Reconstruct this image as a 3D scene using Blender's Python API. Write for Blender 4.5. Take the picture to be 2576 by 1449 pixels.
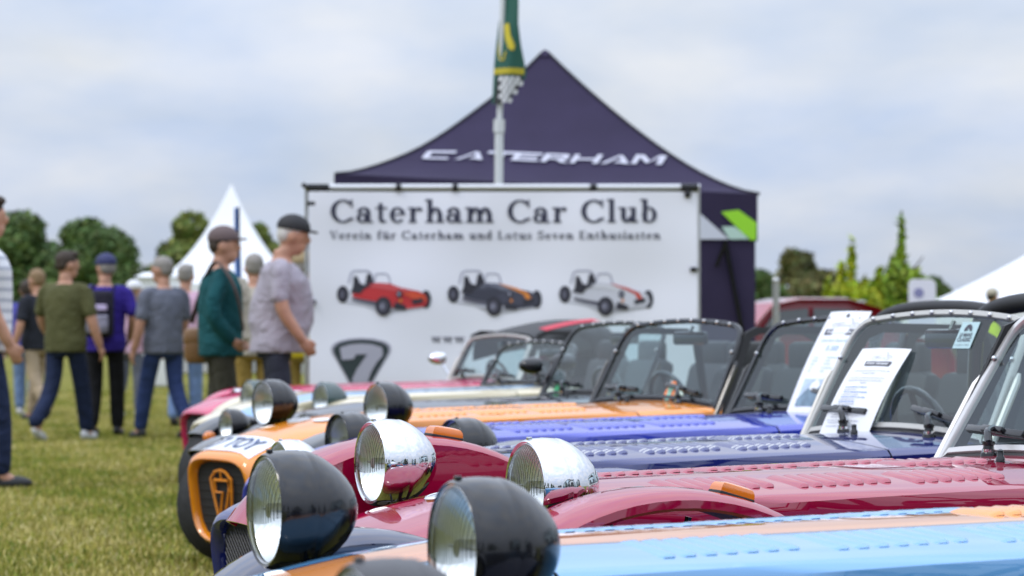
import bpy, bmesh, math, random
import numpy as np
from mathutils import Vector, Matrix, Euler
R = math.radians
random.seed(7); rng = np.random.default_rng(7)
scene = bpy.context.scene
for o in list(bpy.data.objects): bpy.data.objects.remove(o)
COL = scene.collection

# ------------------------------------------------------------------ camera
FPX = 7600.0            # focal length in pixels of a 2576 px wide picture
CAM_H = 0.98; HOR = 848.0
cam_d = bpy.data.cameras.new('camera'); cam = bpy.data.objects.new('camera', cam_d); COL.objects.link(cam)
cam_d.sensor_width = 36.0; cam_d.lens = FPX / 2576 * 36.0
cam_d.clip_start = 0.1; cam_d.clip_end = 6000
cam.location = (0, 0, CAM_H)
cam.rotation_euler = (R(90) + math.atan((HOR - 724.5) / FPX), 0, 0)
cam_d.dof.use_dof = True; cam_d.dof.focus_distance = 6.5; cam_d.dof.aperture_fstop = 7.2
scene.camera = cam

# ------------------------------------------------------------------ sky and sun
SUN_EL, SUN_AZ = 50, -115      # azimuth: degrees clockwise from the view direction (+Y)
world = bpy.data.worlds.new('World'); scene.world = world; world.use_nodes = True
wt = world.node_tree; wt.nodes.clear()
def wn(t, **k):
    n = wt.nodes.new(t)
    for a, b in k.items(): setattr(n, a, b)
    return n
sky = wn('ShaderNodeTexSky', sky_type='NISHITA'); sky.sun_disc = False
sky.sun_elevation = R(SUN_EL); sky.sun_rotation = R(SUN_AZ); sky.air_density = 1.0; sky.dust_density = 1.5; sky.ozone_density = 1.5
bg_sky = wn('ShaderNodeBackground'); bg_sky.inputs[1].default_value = 0.085
wt.links.new(sky.outputs[0], bg_sky.inputs[0])
tc = wn('ShaderNodeTexCoord')
mp = wn('ShaderNodeMapping'); mp.inputs['Scale'].default_value = (1.0, 0.8, 1); mp.inputs['Location'].default_value = (3.3, 1.7, 0.0)
sp = wn('ShaderNodeSeparateXYZ'); wt.links.new(tc.outputs['Generated'], sp.inputs[0])
zc_ = wn('ShaderNodeMath', operation='MAXIMUM'); zc_.inputs[1].default_value = 0.0; wt.links.new(sp.outputs['Z'], zc_.inputs[0])
za = wn('ShaderNodeMath', operation='ADD'); za.inputs[1].default_value = 0.26; wt.links.new(zc_.outputs[0], za.inputs[0])
vd = []
for ax in ('X', 'Y'):
    q = wn('ShaderNodeMath', operation='DIVIDE'); wt.links.new(sp.outputs[ax], q.inputs[0]); wt.links.new(za.outputs[0], q.inputs[1]); vd.append(q)
cb = wn('ShaderNodeCombineXYZ'); wt.links.new(vd[0].outputs[0], cb.inputs[0]); wt.links.new(vd[1].outputs[0], cb.inputs[1])
wt.links.new(cb.outputs[0], mp.inputs[0])
n1 = wn('ShaderNodeTexNoise'); n1.inputs['Scale'].default_value = 3.2; n1.inputs['Detail'].default_value = 5; n1.inputs['Roughness'].default_value = 0.52; n1.inputs['Distortion'].default_value = 0.25
wt.links.new(mp.outputs[0], n1.inputs['Vector'])
r1 = wn('ShaderNodeValToRGB'); r1.color_ramp.elements[0].position = 0.33; r1.color_ramp.elements[1].position = 0.62
r1.color_ramp.elements[0].color = (0.82, 0.82, 0.82, 1); r1.color_ramp.elements[1].color = (1, 1, 1, 1)
wt.links.new(n1.outputs[0], r1.inputs[0])
n2 = wn('ShaderNodeTexNoise'); n2.inputs['Scale'].default_value = 4.2; n2.inputs['Detail'].default_value = 5; n2.inputs['Roughness'].default_value = 0.5
wt.links.new(mp.outputs[0], n2.inputs['Vector'])
r2 = wn('ShaderNodeValToRGB'); r2.color_ramp.elements[0].position = 0.32; r2.color_ramp.elements[1].position = 0.72
r2.color_ramp.elements[0].color = (0.60, 0.71, 0.92, 1); r2.color_ramp.elements[1].color = (0.85, 0.88, 0.94, 1)
wt.links.new(n2.outputs[0], r2.inputs[0])
bg_cl = wn('ShaderNodeBackground'); bg_cl.inputs[1].default_value = 0.97
wt.links.new(r2.outputs[0], bg_cl.inputs[0])
gz = wn('ShaderNodeMath', operation='MULTIPLY_ADD'); gz.inputs[1].default_value = 2.1; gz.inputs[2].default_value = 0.81   # overcast skies brighten towards the zenith
wt.links.new(zc_.outputs[0], gz.inputs[0]); wt.links.new(gz.outputs[0], bg_cl.inputs[1])
mx = wn('ShaderNodeMixShader')
wt.links.new(r1.outputs[0], mx.inputs[0]); wt.links.new(bg_sky.outputs[0], mx.inputs[1]); wt.links.new(bg_cl.outputs[0], mx.inputs[2])
wo = wn('ShaderNodeOutputWorld'); wt.links.new(mx.outputs[0], wo.inputs[0])
sun_d = bpy.data.lights.new('sun', 'SUN'); sun_d.energy = 1.0; sun_d.angle = R(14); sun_d.color = (1, 0.95, 0.88)
sun = bpy.data.objects.new('sun', sun_d); COL.objects.link(sun)
sd = Vector((math.sin(R(SUN_AZ)) * math.cos(R(SUN_EL)), math.cos(R(SUN_AZ)) * math.cos(R(SUN_EL)), math.sin(R(SUN_EL))))
sun.location = sd * 50; sun.rotation_euler = sd.to_track_quat('Z', 'Y').to_euler()
vs = scene.view_settings
vs.view_transform = 'Standard'; vs.look = 'None'; vs.exposure = 0.0; vs.gamma = 1.0; vs.use_curve_mapping = False

# ------------------------------------------------------------------ helpers
def P(px, py, d):
    """a point of the place from its direction (2576 px grid) and distance"""
    return Vector(((px - 1288) / FPX * d, d, CAM_H - (py - HOR) / FPX * d))
def tag(o, label, cat, group=None):
    o['label'] = label; o['category'] = cat
    if group: o['group'] = group
    return o
def empty(name, loc=(0, 0, 0), rot=(0, 0, 0)):
    o = bpy.data.objects.new(name, None); COL.objects.link(o); o.empty_display_size = 0.1
    o.location = loc; o.rotation_euler = rot
    return o
def link(name, me, parent=None, mat=None, loc=None, rot=None):
    o = bpy.data.objects.new(name, me); COL.objects.link(o)
    if mat is not None and not me.materials: me.materials.append(mat)
    if parent is not None: o.parent = parent
    if loc is not None: o.location = loc
    if rot is not None: o.rotation_euler = rot
    return o
def mesh(vf, mat=None, smooth=True, name='mesh', sharp=None):
    v, f = vf
    me = bpy.data.meshes.new(name); me.from_pydata([tuple(p) for p in v], [], [tuple(q) for q in f])
    me.validate(); me.update()
    if smooth:
        bm = bmesh.new(); bm.from_mesh(me); bmesh.ops.recalc_face_normals(bm, faces=bm.faces[:]); bm.to_mesh(me); bm.free()
    if mat is not None: me.materials.append(mat)
    if smooth:
        me.polygons.foreach_set('use_smooth', [True] * len(me.polygons))
        if sharp: me.set_sharp_from_angle(angle=R(sharp))
    return me
def part(name, vf, mat, parent=None, smooth=True, sharp=38, loc=None, rot=None):
    return link(name, mesh(vf, mat, smooth, name, sharp), parent, None, loc, rot)
def join(*vfs):
    V, F = [], []
    for v, f in vfs:
        n = len(V); V += [tuple(p) for p in v]; F += [tuple(i + n for i in q) for q in f]
    return V, F
def xf(vf, M):
    return [tuple(M @ Vector(p)) for p in vf[0]], vf[1]
def shift(vf, d):
    return [(p[0] + d[0], p[1] + d[1], p[2] + d[2]) for p in vf[0]], vf[1]
def loft(rings, closed=True, cap=True):
    n = len(rings[0]); V = [p for r in rings for p in r]; F = []
    for i in range(len(rings) - 1):
        for j in range(n if closed else n - 1):
            k = (j + 1) % n
            F.append((i * n + j, i * n + k, (i + 1) * n + k, (i + 1) * n + j))
    if cap and closed:
        F.append(tuple(range(n - 1, -1, -1))); F.append(tuple((len(rings) - 1) * n + j for j in range(n)))
    return V, F
def box(x0, y0, z0, x1, y1, z1, b=0.0):
    bm = bmesh.new(); bmesh.ops.create_cube(bm, size=1)
    for v in bm.verts:
        v.co = ((x0 + x1) / 2 + v.co.x * (x1 - x0), (y0 + y1) / 2 + v.co.y * (y1 - y0), (z0 + z1) / 2 + v.co.z * (z1 - z0))
    if b > 0: bmesh.ops.bevel(bm, geom=bm.edges[:], offset=b, segments=2, affect='EDGES', profile=0.5)
    bm.verts.index_update()
    r = ([tuple(v.co) for v in bm.verts], [tuple(v.index for v in f.verts) for f in bm.faces]); bm.free()
    return r
def tube(pts, rad, n=10, closed=False, cap=True, flat=1.0):
    pts = [Vector(p) for p in pts]; rings = []; N = len(pts)
    rads = [float(np.interp(i / max(N - 1, 1), np.linspace(0, 1, len(rad)), rad)) for i in range(N)] if isinstance(rad, (list, tuple)) else [rad] * N
    up = None
    for i, p in enumerate(pts):
        a = pts[(i - 1) % N] if (closed or i > 0) else p
        b = pts[(i + 1) % N] if (closed or i < N - 1) else p
        t = (b - a).normalized()
        if up is None:
            up = Vector((0, 0, 1)) if abs(t.z) < 0.9 else Vector((1, 0, 0))
        u = (up - t * up.dot(t)); u = u.normalized() if u.length > 1e-6 else t.orthogonal().normalized()
        up = u; w = t.cross(u)
        rings.append([p + (u * math.cos(2 * math.pi * k / n) * flat + w * math.sin(2 * math.pi * k / n)) * rads[i] for k in range(n)])
    if closed: rings.append(rings[0])
    return loft(rings, True, cap and not closed)
def lathe(prof, n=32, axis='x', cap=False):
    """prof: (along, radius) pairs revolved round an axis"""
    rings = []
    for a, r in prof:
        ring = []
        for k in range(n):
            c, s = math.cos(2 * math.pi * k / n) * r, math.sin(2 * math.pi * k / n) * r
            ring.append((a, c, s) if axis == 'x' else ((c, a, s) if axis == 'y' else (c, s, a)))
        rings.append(ring)
    return loft(rings, True, cap)
def ell(c, r, nu=16, nv=10, M=None):
    rings = []
    for i in range(nv + 1):
        t = math.pi * i / nv
        rr = max(math.sin(t), 1e-3)
        rings.append([(r[0] * rr * math.cos(2 * math.pi * k / nu), r[1] * rr * math.sin(2 * math.pi * k / nu), -r[2] * math.cos(t)) for k in range(nu)])
    vf = loft(rings)
    if M: vf = xf(vf, M)
    return shift(vf, c)
def smoothpath(pts, it=2, closed=False):
    pts = [Vector(p) for p in pts]
    for _ in range(it):
        q = [] if closed else [pts[0]]
        n = len(pts)
        for i in range(n if closed else n - 1):
            a, b = pts[i], pts[(i + 1) % n]
            q += [a * .75 + b * .25, a * .25 + b * .75]
        if not closed: q.append(pts[-1])
        pts = q
    return pts
def lerp(a, b, t): return a + (b - a) * t
def interp(x, tab):
    if x <= tab[0][0]: return tab[0][1:]
    for p, q in zip(tab, tab[1:]):
        if x <= q[0]:
            t = (x - p[0]) / (q[0] - p[0]); return tuple(lerp(a, b, t) for a, b in zip(p[1:], q[1:]))
    return tab[-1][1:]

# ------------------------------------------------------------------ materials
MATS = {}
def newmat(name):
    m = bpy.data.materials.new(name); m.use_nodes = True
    nt = m.node_tree; b = nt.nodes['Principled BSDF']
    return m, nt, b
def pm(name, col, rough=0.5, metal=0.0, coat=0.0, noise=0.0, nscale=20, bump=0.0, bscale=200, spec=0.5):
    if name in MATS: return MATS[name]
    m, nt, b = newmat(name); MATS[name] = m
    b.inputs['Base Color'].default_value = (*col, 1); b.inputs['Roughness'].default_value = rough
    b.inputs['Metallic'].default_value = metal; b.inputs['Coat Weight'].default_value = coat
    b.inputs['Coat Roughness'].default_value = 0.03; b.inputs['Specular IOR Level'].default_value = spec
    if noise > 0 or bump > 0:
        t = nt.nodes.new('ShaderNodeTexCoord')
    if noise > 0:
        n = nt.nodes.new('ShaderNodeTexNoise'); n.inputs['Scale'].default_value = nscale; n.inputs['Detail'].default_value = 4
        nt.links.new(t.outputs['Object'], n.inputs['Vector'])
        r = nt.nodes.new('ShaderNodeValToRGB')
        r.color_ramp.elements[0].position = .3; r.color_ramp.elements[1].position = .7
        r.color_ramp.elements[0].color = (*[c * (1 - noise) for c in col], 1); r.color_ramp.elements[1].color = (*[min(1, c * (1 + noise)) for c in col], 1)
        nt.links.new(n.outputs[0], r.inputs[0]); nt.links.new(r.outputs[0], b.inputs['Base Color'])
    if bump > 0:
        n = nt.nodes.new('ShaderNodeTexNoise'); n.inputs['Scale'].default_value = bscale; n.inputs['Detail'].default_value = 3
        nt.links.new(t.outputs['Object'], n.inputs['Vector'])
        bp = nt.nodes.new('ShaderNodeBump'); bp.inputs['Strength'].default_value = bump; bp.inputs['Distance'].default_value = 0.01
        nt.links.new(n.outputs[0], bp.inputs['Height']); nt.links.new(bp.outputs[0], b.inputs['Normal'])
    return m
def paint(name, col, stripes=(), rough=0.16, metal=0.0):
    """clear-coated car paint; stripes = (y0, y1, colour) bands along the car"""
    if name in MATS: return MATS[name]
    m, nt, b = newmat(name); MATS[name] = m
    t = nt.nodes.new('ShaderNodeTexCoord')
    prev = None
    rgb = nt.nodes.new('ShaderNodeRGB'); rgb.outputs[0].default_value = (*col, 1); prev = rgb.outputs[0]
    if stripes:
        sx = nt.nodes.new('ShaderNodeSeparateXYZ'); nt.links.new(t.outputs['Object'], sx.inputs[0])
        for y0, y1, c in stripes:
            g = nt.nodes.new('ShaderNodeMath'); g.operation = 'GREATER_THAN'; g.inputs[1].default_value = y0
            l = nt.nodes.new('ShaderNodeMath'); l.operation = 'LESS_THAN'; l.inputs[1].default_value = y1
            mu = nt.nodes.new('ShaderNodeMath'); mu.operation = 'MULTIPLY'
            nt.links.new(sx.outputs['Y'], g.inputs[0]); nt.links.new(sx.outputs['Y'], l.inputs[0])
            nt.links.new(g.outputs[0], mu.inputs[0]); nt.links.new(l.outputs[0], mu.inputs[1])
            mi = nt.nodes.new('ShaderNodeMix'); mi.data_type = 'RGBA'
            nt.links.new(mu.outputs[0], mi.inputs['Factor']); nt.links.new(prev, mi.inputs['A']); mi.inputs['B'].default_value = (*c, 1)
            prev = mi.outputs['Result']
    nt.links.new(prev, b.inputs['Base Color'])
    b.inputs['Metallic'].default_value = metal
    b.inputs['Coat Weight'].default_value = 1.0; b.inputs['Coat IOR'].default_value = 1.85; b.inputs['Specular IOR Level'].default_value = 0.0
    n = nt.nodes.new('ShaderNodeTexNoise'); n.inputs['Scale'].default_value = 9; n.inputs['Detail'].default_value = 6
    nt.links.new(t.outputs['Object'], n.inputs['Vector'])
    mr = nt.nodes.new('ShaderNodeMapRange'); mr.inputs['From Min'].default_value = .35; mr.inputs['From Max'].default_value = .75
    mr.inputs['To Min'].default_value = 0.01; mr.inputs['To Max'].default_value = 0.04
    nt.links.new(n.outputs[0], mr.inputs[0]); nt.links.new(mr.outputs[0], b.inputs['Coat Roughness'])
    n2 = nt.nodes.new('ShaderNodeTexNoise'); n2.inputs['Scale'].default_value = 14; n2.inputs['Detail'].default_value = 2
    nt.links.new(t.outputs['Object'], n2.inputs['Vector'])
    bp = nt.nodes.new('ShaderNodeBump'); bp.inputs['Strength'].default_value = 0.03; bp.inputs['Distance'].default_value = 0.002
    nt.links.new(n2.outputs[0], bp.inputs['Height']); nt.links.new(bp.outputs[0], b.inputs['Coat Normal']); nt.links.new(bp.outputs[0], b.inputs['Normal'])
    b.inputs['Roughness'].default_value = rough
    return m
def glassmat(name, tint, ior=1.45, rough=0.0, bump=None):
    if name in MATS: return MATS[name]
    m = bpy.data.materials.new(name); m.use_nodes = True; MATS[name] = m
    nt = m.node_tree; nt.nodes.clear()
    tr = nt.nodes.new('ShaderNodeBsdfTransparent'); tr.inputs[0].default_value = (*tint, 1)
    gl = nt.nodes.new('ShaderNodeBsdfGlossy'); gl.inputs['Roughness'].default_value = rough
    lw = nt.nodes.new('ShaderNodeLayerWeight'); lw.inputs[0].default_value = .5; f0 = ((ior - 1) / (ior + 1)) ** 2
    pw = nt.nodes.new('ShaderNodeMath'); pw.operation = 'POWER'; pw.inputs[1].default_value = 5; nt.links.new(lw.outputs['Facing'], pw.inputs[0])
    fr = nt.nodes.new('ShaderNodeMath'); fr.operation = 'MULTIPLY_ADD'; fr.inputs[1].default_value = 1 - f0; fr.inputs[2].default_value = f0; nt.links.new(pw.outputs[0], fr.inputs[0])
    if name == 'windscreen_glass':
        df = nt.nodes.new('ShaderNodeBsdfDiffuse'); df.inputs[0].default_value = (.55, .68, .72, 1); m0 = nt.nodes.new('ShaderNodeMixShader'); m0.inputs[0].default_value = .03
        nt.links.new(tr.outputs[0], m0.inputs[1]); nt.links.new(df.outputs[0], m0.inputs[2]); tr = m0
    mx = nt.nodes.new('ShaderNodeMixShader'); out = nt.nodes.new('ShaderNodeOutputMaterial')
    nt.links.new(fr.outputs[0], mx.inputs[0]); nt.links.new(tr.outputs[0], mx.inputs[1]); nt.links.new(gl.outputs[0], mx.inputs[2]); nt.links.new(mx.outputs[0], out.inputs[0])
    return m
glassmat('flute_glass', (.55, .58, .58), 1.7, .1)
CHROME = pm('chrome', (.70, .71, .74), .035, 1.0)
STEEL = pm('brushed_steel', (.55, .55, .56), .28, 1.0)
ALU = pm('silver_frame', (.62, .61, .60), .38, .55, bump=.03)
CREAM = pm('cream_frame', (.50, .485, .45), .35, .45)
BLACK = pm('satin_black', (.004, .004, .006), .17, coat=.3, bump=.01)
GLOSSBLACK = pm('gloss_black', (.01, .01, .012), .18, coat=.6)
RUBBER = pm('rubber', (.022, .022, .023), .75, bump=.15, noise=.25, nscale=30)
DARK = pm('dark_inside', (.012, .012, .012), .85)
TRIM = pm('black_vinyl', (.010, .010, .012), .55, bump=.06)
AMBER = pm('amber_plastic', (.85, .22, .01), .12, coat=.7)
AMBER.node_tree.nodes['Principled BSDF'].inputs['Transmission Weight'].default_value = 0.25
WHITEPLATE = pm('white_plate', (.74, .76, .80), .35, coat=.3)
BLUEBLACK = pm('plate_ink', (.02, .05, .16), .4)
WSGLASS = glassmat('windscreen_glass', (.76, .90, .92), 1.62)
LENS = glassmat('lens_glass', (.96, .98, .98), 1.42, .02)
def reflector_mat():
    m, nt, b = newmat('lamp_reflector'); b.inputs['Metallic'].default_value = 1; b.inputs['Base Color'].default_value = (.95, .96, .97, 1); b.inputs['Roughness'].default_value = .30
    t = nt.nodes.new('ShaderNodeTexCoord'); w = nt.nodes.new('ShaderNodeTexWave'); w.bands_direction = 'Y'; w.inputs['Scale'].default_value = 42; w.inputs['Distortion'].default_value = 0.3
    nt.links.new(t.outputs['Object'], w.inputs['Vector'])
    bp = nt.nodes.new('ShaderNodeBump'); bp.inputs['Strength'].default_value = .15; bp.inputs['Distance'].default_value = .002
    nt.links.new(w.outputs[0], bp.inputs['Height']); nt.links.new(bp.outputs[0], b.inputs['Normal'])
    return m
REFLECT = reflector_mat()

# ------------------------------------------------------------------ lettering
def flatmesh(polys, fn, step=0.0002):
    """2D polygons -> mesh through fn(x, y, lift)"""
    V, F = [], []
    for i, poly in enumerate(polys):
        n = len(V)
        V += [fn(x, y, step * (i % 12)) for x, y in poly]
        F.append(tuple(range(n, n + len(poly))))
    return V, F
def text_polys(body, size=1.0, bold=0.0, shear=0.0):
    cu = bpy.data.curves.new('t', 'FONT'); cu.body = body; cu.size = size; cu.offset = bold; cu.shear = shear; cu.resolution_u = 3
    ob = bpy.data.objects.new('t', cu); COL.objects.link(ob)
    dg = bpy.context.evaluated_depsgraph_get(); me = bpy.data.meshes.new_from_object(ob.evaluated_get(dg))
    V = [(v.co.x, v.co.y) for v in me.vertices]; F = [tuple(p.vertices) for p in me.polygons]
    bpy.data.objects.remove(ob); bpy.data.curves.remove(cu); bpy.data.meshes.remove(me)
    return V, F
def text_mesh(body, w, fn, bold=0.0, shear=0.0, h=None):
    V, F = text_polys(body, 1.0, bold, shear)
    xs = [p[0] for p in V]; ys = [p[1] for p in V]; x0, x1, y0, y1 = min(xs), max(xs), min(ys), max(ys)
    kx = w / (x1 - x0); ky = kx if h is None else h / (y1 - y0)
    return [fn((x - x0) * kx, (y - y0) * ky, 0) for x, y in V], F
def rect(x0, y0, x1, y1): return [(x0, y0), (x1, y0), (x1, y1), (x0, y1)]
def arc(cx, cy, rx, ry, a0, a1, tv, th, n=22):
    o, i_ = [], []; tv *= 1.18; th *= 1.25
    for k in range(n + 1):
        a = R(lerp(a0, a1, k / n)); o.append((cx + rx * math.cos(a), cy + ry * math.sin(a))); i_.append((cx + (rx - tv) * math.cos(a), cy + (ry - th) * math.sin(a)))
    return [[o[k], o[k + 1], i_[k + 1], i_[k]] for k in range(n)]
def disc(cx, cy, rx, ry=None, n=20):
    ry = ry or rx
    return [(cx + rx * math.cos(2 * math.pi * k / n), cy + ry * math.sin(2 * math.pi * k / n)) for k in range(n)]
S_, T_ = .19, .08          # stem, serif / hairline
def stem(x, y0, y1, bl=.07, br=.07, tl=.07, tr=0.0):
    g = [rect(x, y0, x + S_, y1)]
    if bl or br: g.append(rect(x - bl, y0, x + S_ + br, y0 + T_))
    if tl or tr: g.append(rect(x - tl, y1 - T_, x + S_ + tr, y1))
    return g
def glyph(c):
    XH = .68
    if c == 'C': return arc(.5, .5, .5, .52, 42, 318, .17, .075, 34) + [rect(.80, .66, .87, 1.02), rect(.82, .1, .9, .24)], .98
    if c == 'a': return arc(.24, .2, .24, .22, 0, 360, .14, .06) + [rect(.40, .03, .56, .48)] + arc(.30, .45, .26, .24, 0, 150, .16, .065) + [disc(.12, .5, .085), rect(.42, 0, .68, .065)], .72
    if c == 't': return [rect(.12, .14, .28, .86), rect(0, XH - T_, .46, XH)] + arc(.30, .16, .18, .17, 180, 330, .16, .07), .52
    if c == 'e': return arc(.31, .34, .31, .355, 0, 322, .155, .065, 28) + [rect(.12, .33, .6, .39)], .68
    if c == 'r': return stem(.1, 0, XH, tl=.1) + arc(.44, .42, .22, .27, 62, 180, .07, .08) + [disc(.49, .59, .09)], .64
    if c in 'hn': return stem(.1, 0, 1.04 if c == 'h' else XH, tl=.1) + arc(.42, .40, .245, .28, 0, 180, .16, .09) + stem(.505, 0, .42, tl=0), .80
    if c == 'm': return stem(.1, 0, XH, tl=.1) + arc(.41, .40, .235, .28, 0, 180, .16, .09) + stem(.485, 0, .42, tl=0) + arc(.80, .40, .235, .28, 0, 180, .16, .09) + stem(.875, 0, .42, tl=0), 1.18
    if c == 'l': return stem(.1, 0, 1.04, tl=.1), .42
    if c == 'i': return stem(.1, 0, XH, tl=.1) + [disc(.18, .9, .1)], .42
    if c in 'u\u00fc':
        g = stem(.1, .24, XH, bl=0, br=0, tl=.1) + arc(.335, .26, .235, .27, 180, 360, .16, .09) + stem(.50, 0, XH, bl=0, br=.1, tl=.1)
        if c != 'u': g += [disc(.22, .88, .09), disc(.52, .88, .09)]
        return g, .82
    if c == 'b': return stem(.1, .03, 1.04, bl=0, br=0, tl=.1) + arc(.37, .34, .30, .355, 0, 360, .155, .065, 28), .76
    if c == 'd': return stem(.44, 0, 1.04, bl=0, br=.09, tl=.1) + arc(.31, .34, .30, .355, 0, 360, .155, .065, 28), .76
    if c == 'o': return arc(.33, .34, .33, .355, 0, 360, .155, .065, 28), .74
    if c == 's': return arc(.26, .50, .235, .19, 30, 270, .13, .08) + arc(.26, .19, .245, .20, -150, 90, .13, .08) + [rect(.43, .46, .49, .68), rect(0, 0, .06, .2)], .58
    if c == 'S': return arc(.34, .75, .31, .27, 30, 270, .15, .09) + arc(.34, .26, .32, .27, -150, 90, .15, .09) + [rect(.57, .68, .64, 1.02), rect(.0, .0, .07, .3)], .76
    if c == 'f': return stem(.12, 0, .80, tl=0, br=.1) + [rect(0, XH - T_, .44, XH)] + arc(.36, .80, .24, .25, 60, 180, .16, .08) + [disc(.46, .95, .085)], .52
    if c == 'v' or c == 'V':
        h = XH if c == 'v' else 1.0; w = .62 if c == 'v' else .86; m = w * .52
        return [[(.06, h), (.06 + .19, h), (m + .07, 0), (m - .06, 0)], [(w - .15, h), (w - .07, h), (m + .07, 0), (m + .0, .0)], rect(-.02, h - T_, .32, h), rect(w - .26, h - T_, w + .02, h)], w + .08
    if c == 'L': return stem(.1, 0, 1.0, tl=.08, tr=.08) + [rect(.1, 0, .70, .07), rect(.63, 0, .70, .3)], .80
    if c == 'E': return stem(.1, 0, 1.0, tl=.08) + [rect(.1, 0, .72, .07), rect(.65, 0, .72, .28), rect(.1, .93, .70, 1.0), rect(.63, .74, .70, 1.0), rect(.2, .47, .5, .54), rect(.44, .36, .5, .65)], .82
    if c == 'w': 
        a, _ = glyph('v'); return a + [[(x + .42, y) for x, y in p] for p in a], 1.12
    if c == '.': return [disc(.12, .09, .09)], .3
    return [], .42
def serif_polys(s, gap=.045):
    out, x = [], 0
    for c in s:
        g, w = glyph(c)
        out += [[(px + x, py) for px, py in p] for p in g]; x += w + gap
    return out, x - gap
def letters(name, s, width, fn, mat, parent, caph=None, gap=.045):
    ps, w = serif_polys(s, gap); kx = width / w; ky = caph if caph else kx; x = 0
    for c in s:
        g, gw = glyph(c)
        if g: part(name, flatmesh([[((px + x) * kx, py * ky) for px, py in p] for p in g], fn), mat, parent, False)
        x += gw + gap
def serif_mesh(s, width, fn, caph=None, gap=.045):
    ps, w = serif_polys(s, gap); kx = width / w; ky = caph if caph else kx
    return flatmesh([[(x * kx, y * ky) for x, y in p] for p in ps], fn)

# ------------------------------------------------------------------ ground
def ground_mat():
    m, nt, b = newmat('meadow')
    t = nt.nodes.new('ShaderNodeTexCoord')
    def nz(s, d, r=.55):
        n = nt.nodes.new('ShaderNodeTexNoise'); n.inputs['Scale'].default_value = s; n.inputs['Detail'].default_value = d; n.inputs['Roughness'].default_value = r
        nt.links.new(t.outputs['Object'], n.inputs['Vector']); return n
    a = nz(.5, 8, .65); r = nt.nodes.new('ShaderNodeValToRGB')
    e = r.color_ramp.elements; e[0].position = .32; e[1].position = .72
    e[0].color = (.11, .13, .022, 1); e[1].color = (.27, .23, .08, 1)
    x = e.new(.5); x.color = (.21, .20, .04, 1)
    nt.links.new(a.outputs[0], r.inputs[0])
    c = nz(26, 5, .7); r2 = nt.nodes.new('ShaderNodeValToRGB'); r2.color_ramp.elements[0].position = .3; r2.color_ramp.elements[1].position = .75
    r2.color_ramp.elements[0].color = (.55, .6, .5, 1); r2.color_ramp.elements[1].color = (1.35, 1.3, 1.25, 1)
    nt.links.new(c.outputs[0], r2.inputs[0])
    mi = nt.nodes.new('ShaderNodeMix'); mi.data_type = 'RGBA'; mi.blend_type = 'MULTIPLY'; mi.inputs['Factor'].default_value = 1
    nt.links.new(r.outputs[0], mi.inputs['A']); nt.links.new(r2.outputs[0], mi.inputs['B']); nt.links.new(mi.outputs['Result'], b.inputs['Base Color'])
    b.inputs['Roughness'].default_value = .95; b.inputs['Specular IOR Level'].default_value = .1
    bp = nt.nodes.new('ShaderNodeBump'); bp.inputs['Distance'].default_value = .05; bp.inputs['Strength'].default_value = .7
    nt.links.new(c.outputs[0], bp.inputs['Height']); nt.links.new(bp.outputs[0], b.inputs['Normal'])
    return m
xs = [-3000, -800, -200, -60] + list(np.linspace(-20, 20, 41)) + [60, 200, 800, 3000]
ys = [-300, -60, -20] + list(np.linspace(-4, 60, 65)) + [90, 150, 300, 800, 4000]
gv = [(x, y, 0.012 * math.sin(x * 1.3 + y * .4) * math.sin(y * .7) - 0.012 if abs(x) < 20 and y < 60 else -.012) for y in ys for x in xs]
nx = len(xs)
gf = [(j * nx + i, j * nx + i + 1, (j + 1) * nx + i + 1, (j + 1) * nx + i) for j in range(len(ys) - 1) for i in range(nx - 1)]
gr = part('ground', (gv, gf), ground_mat(), None, True, None); gr['kind'] = 'structure'
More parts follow.
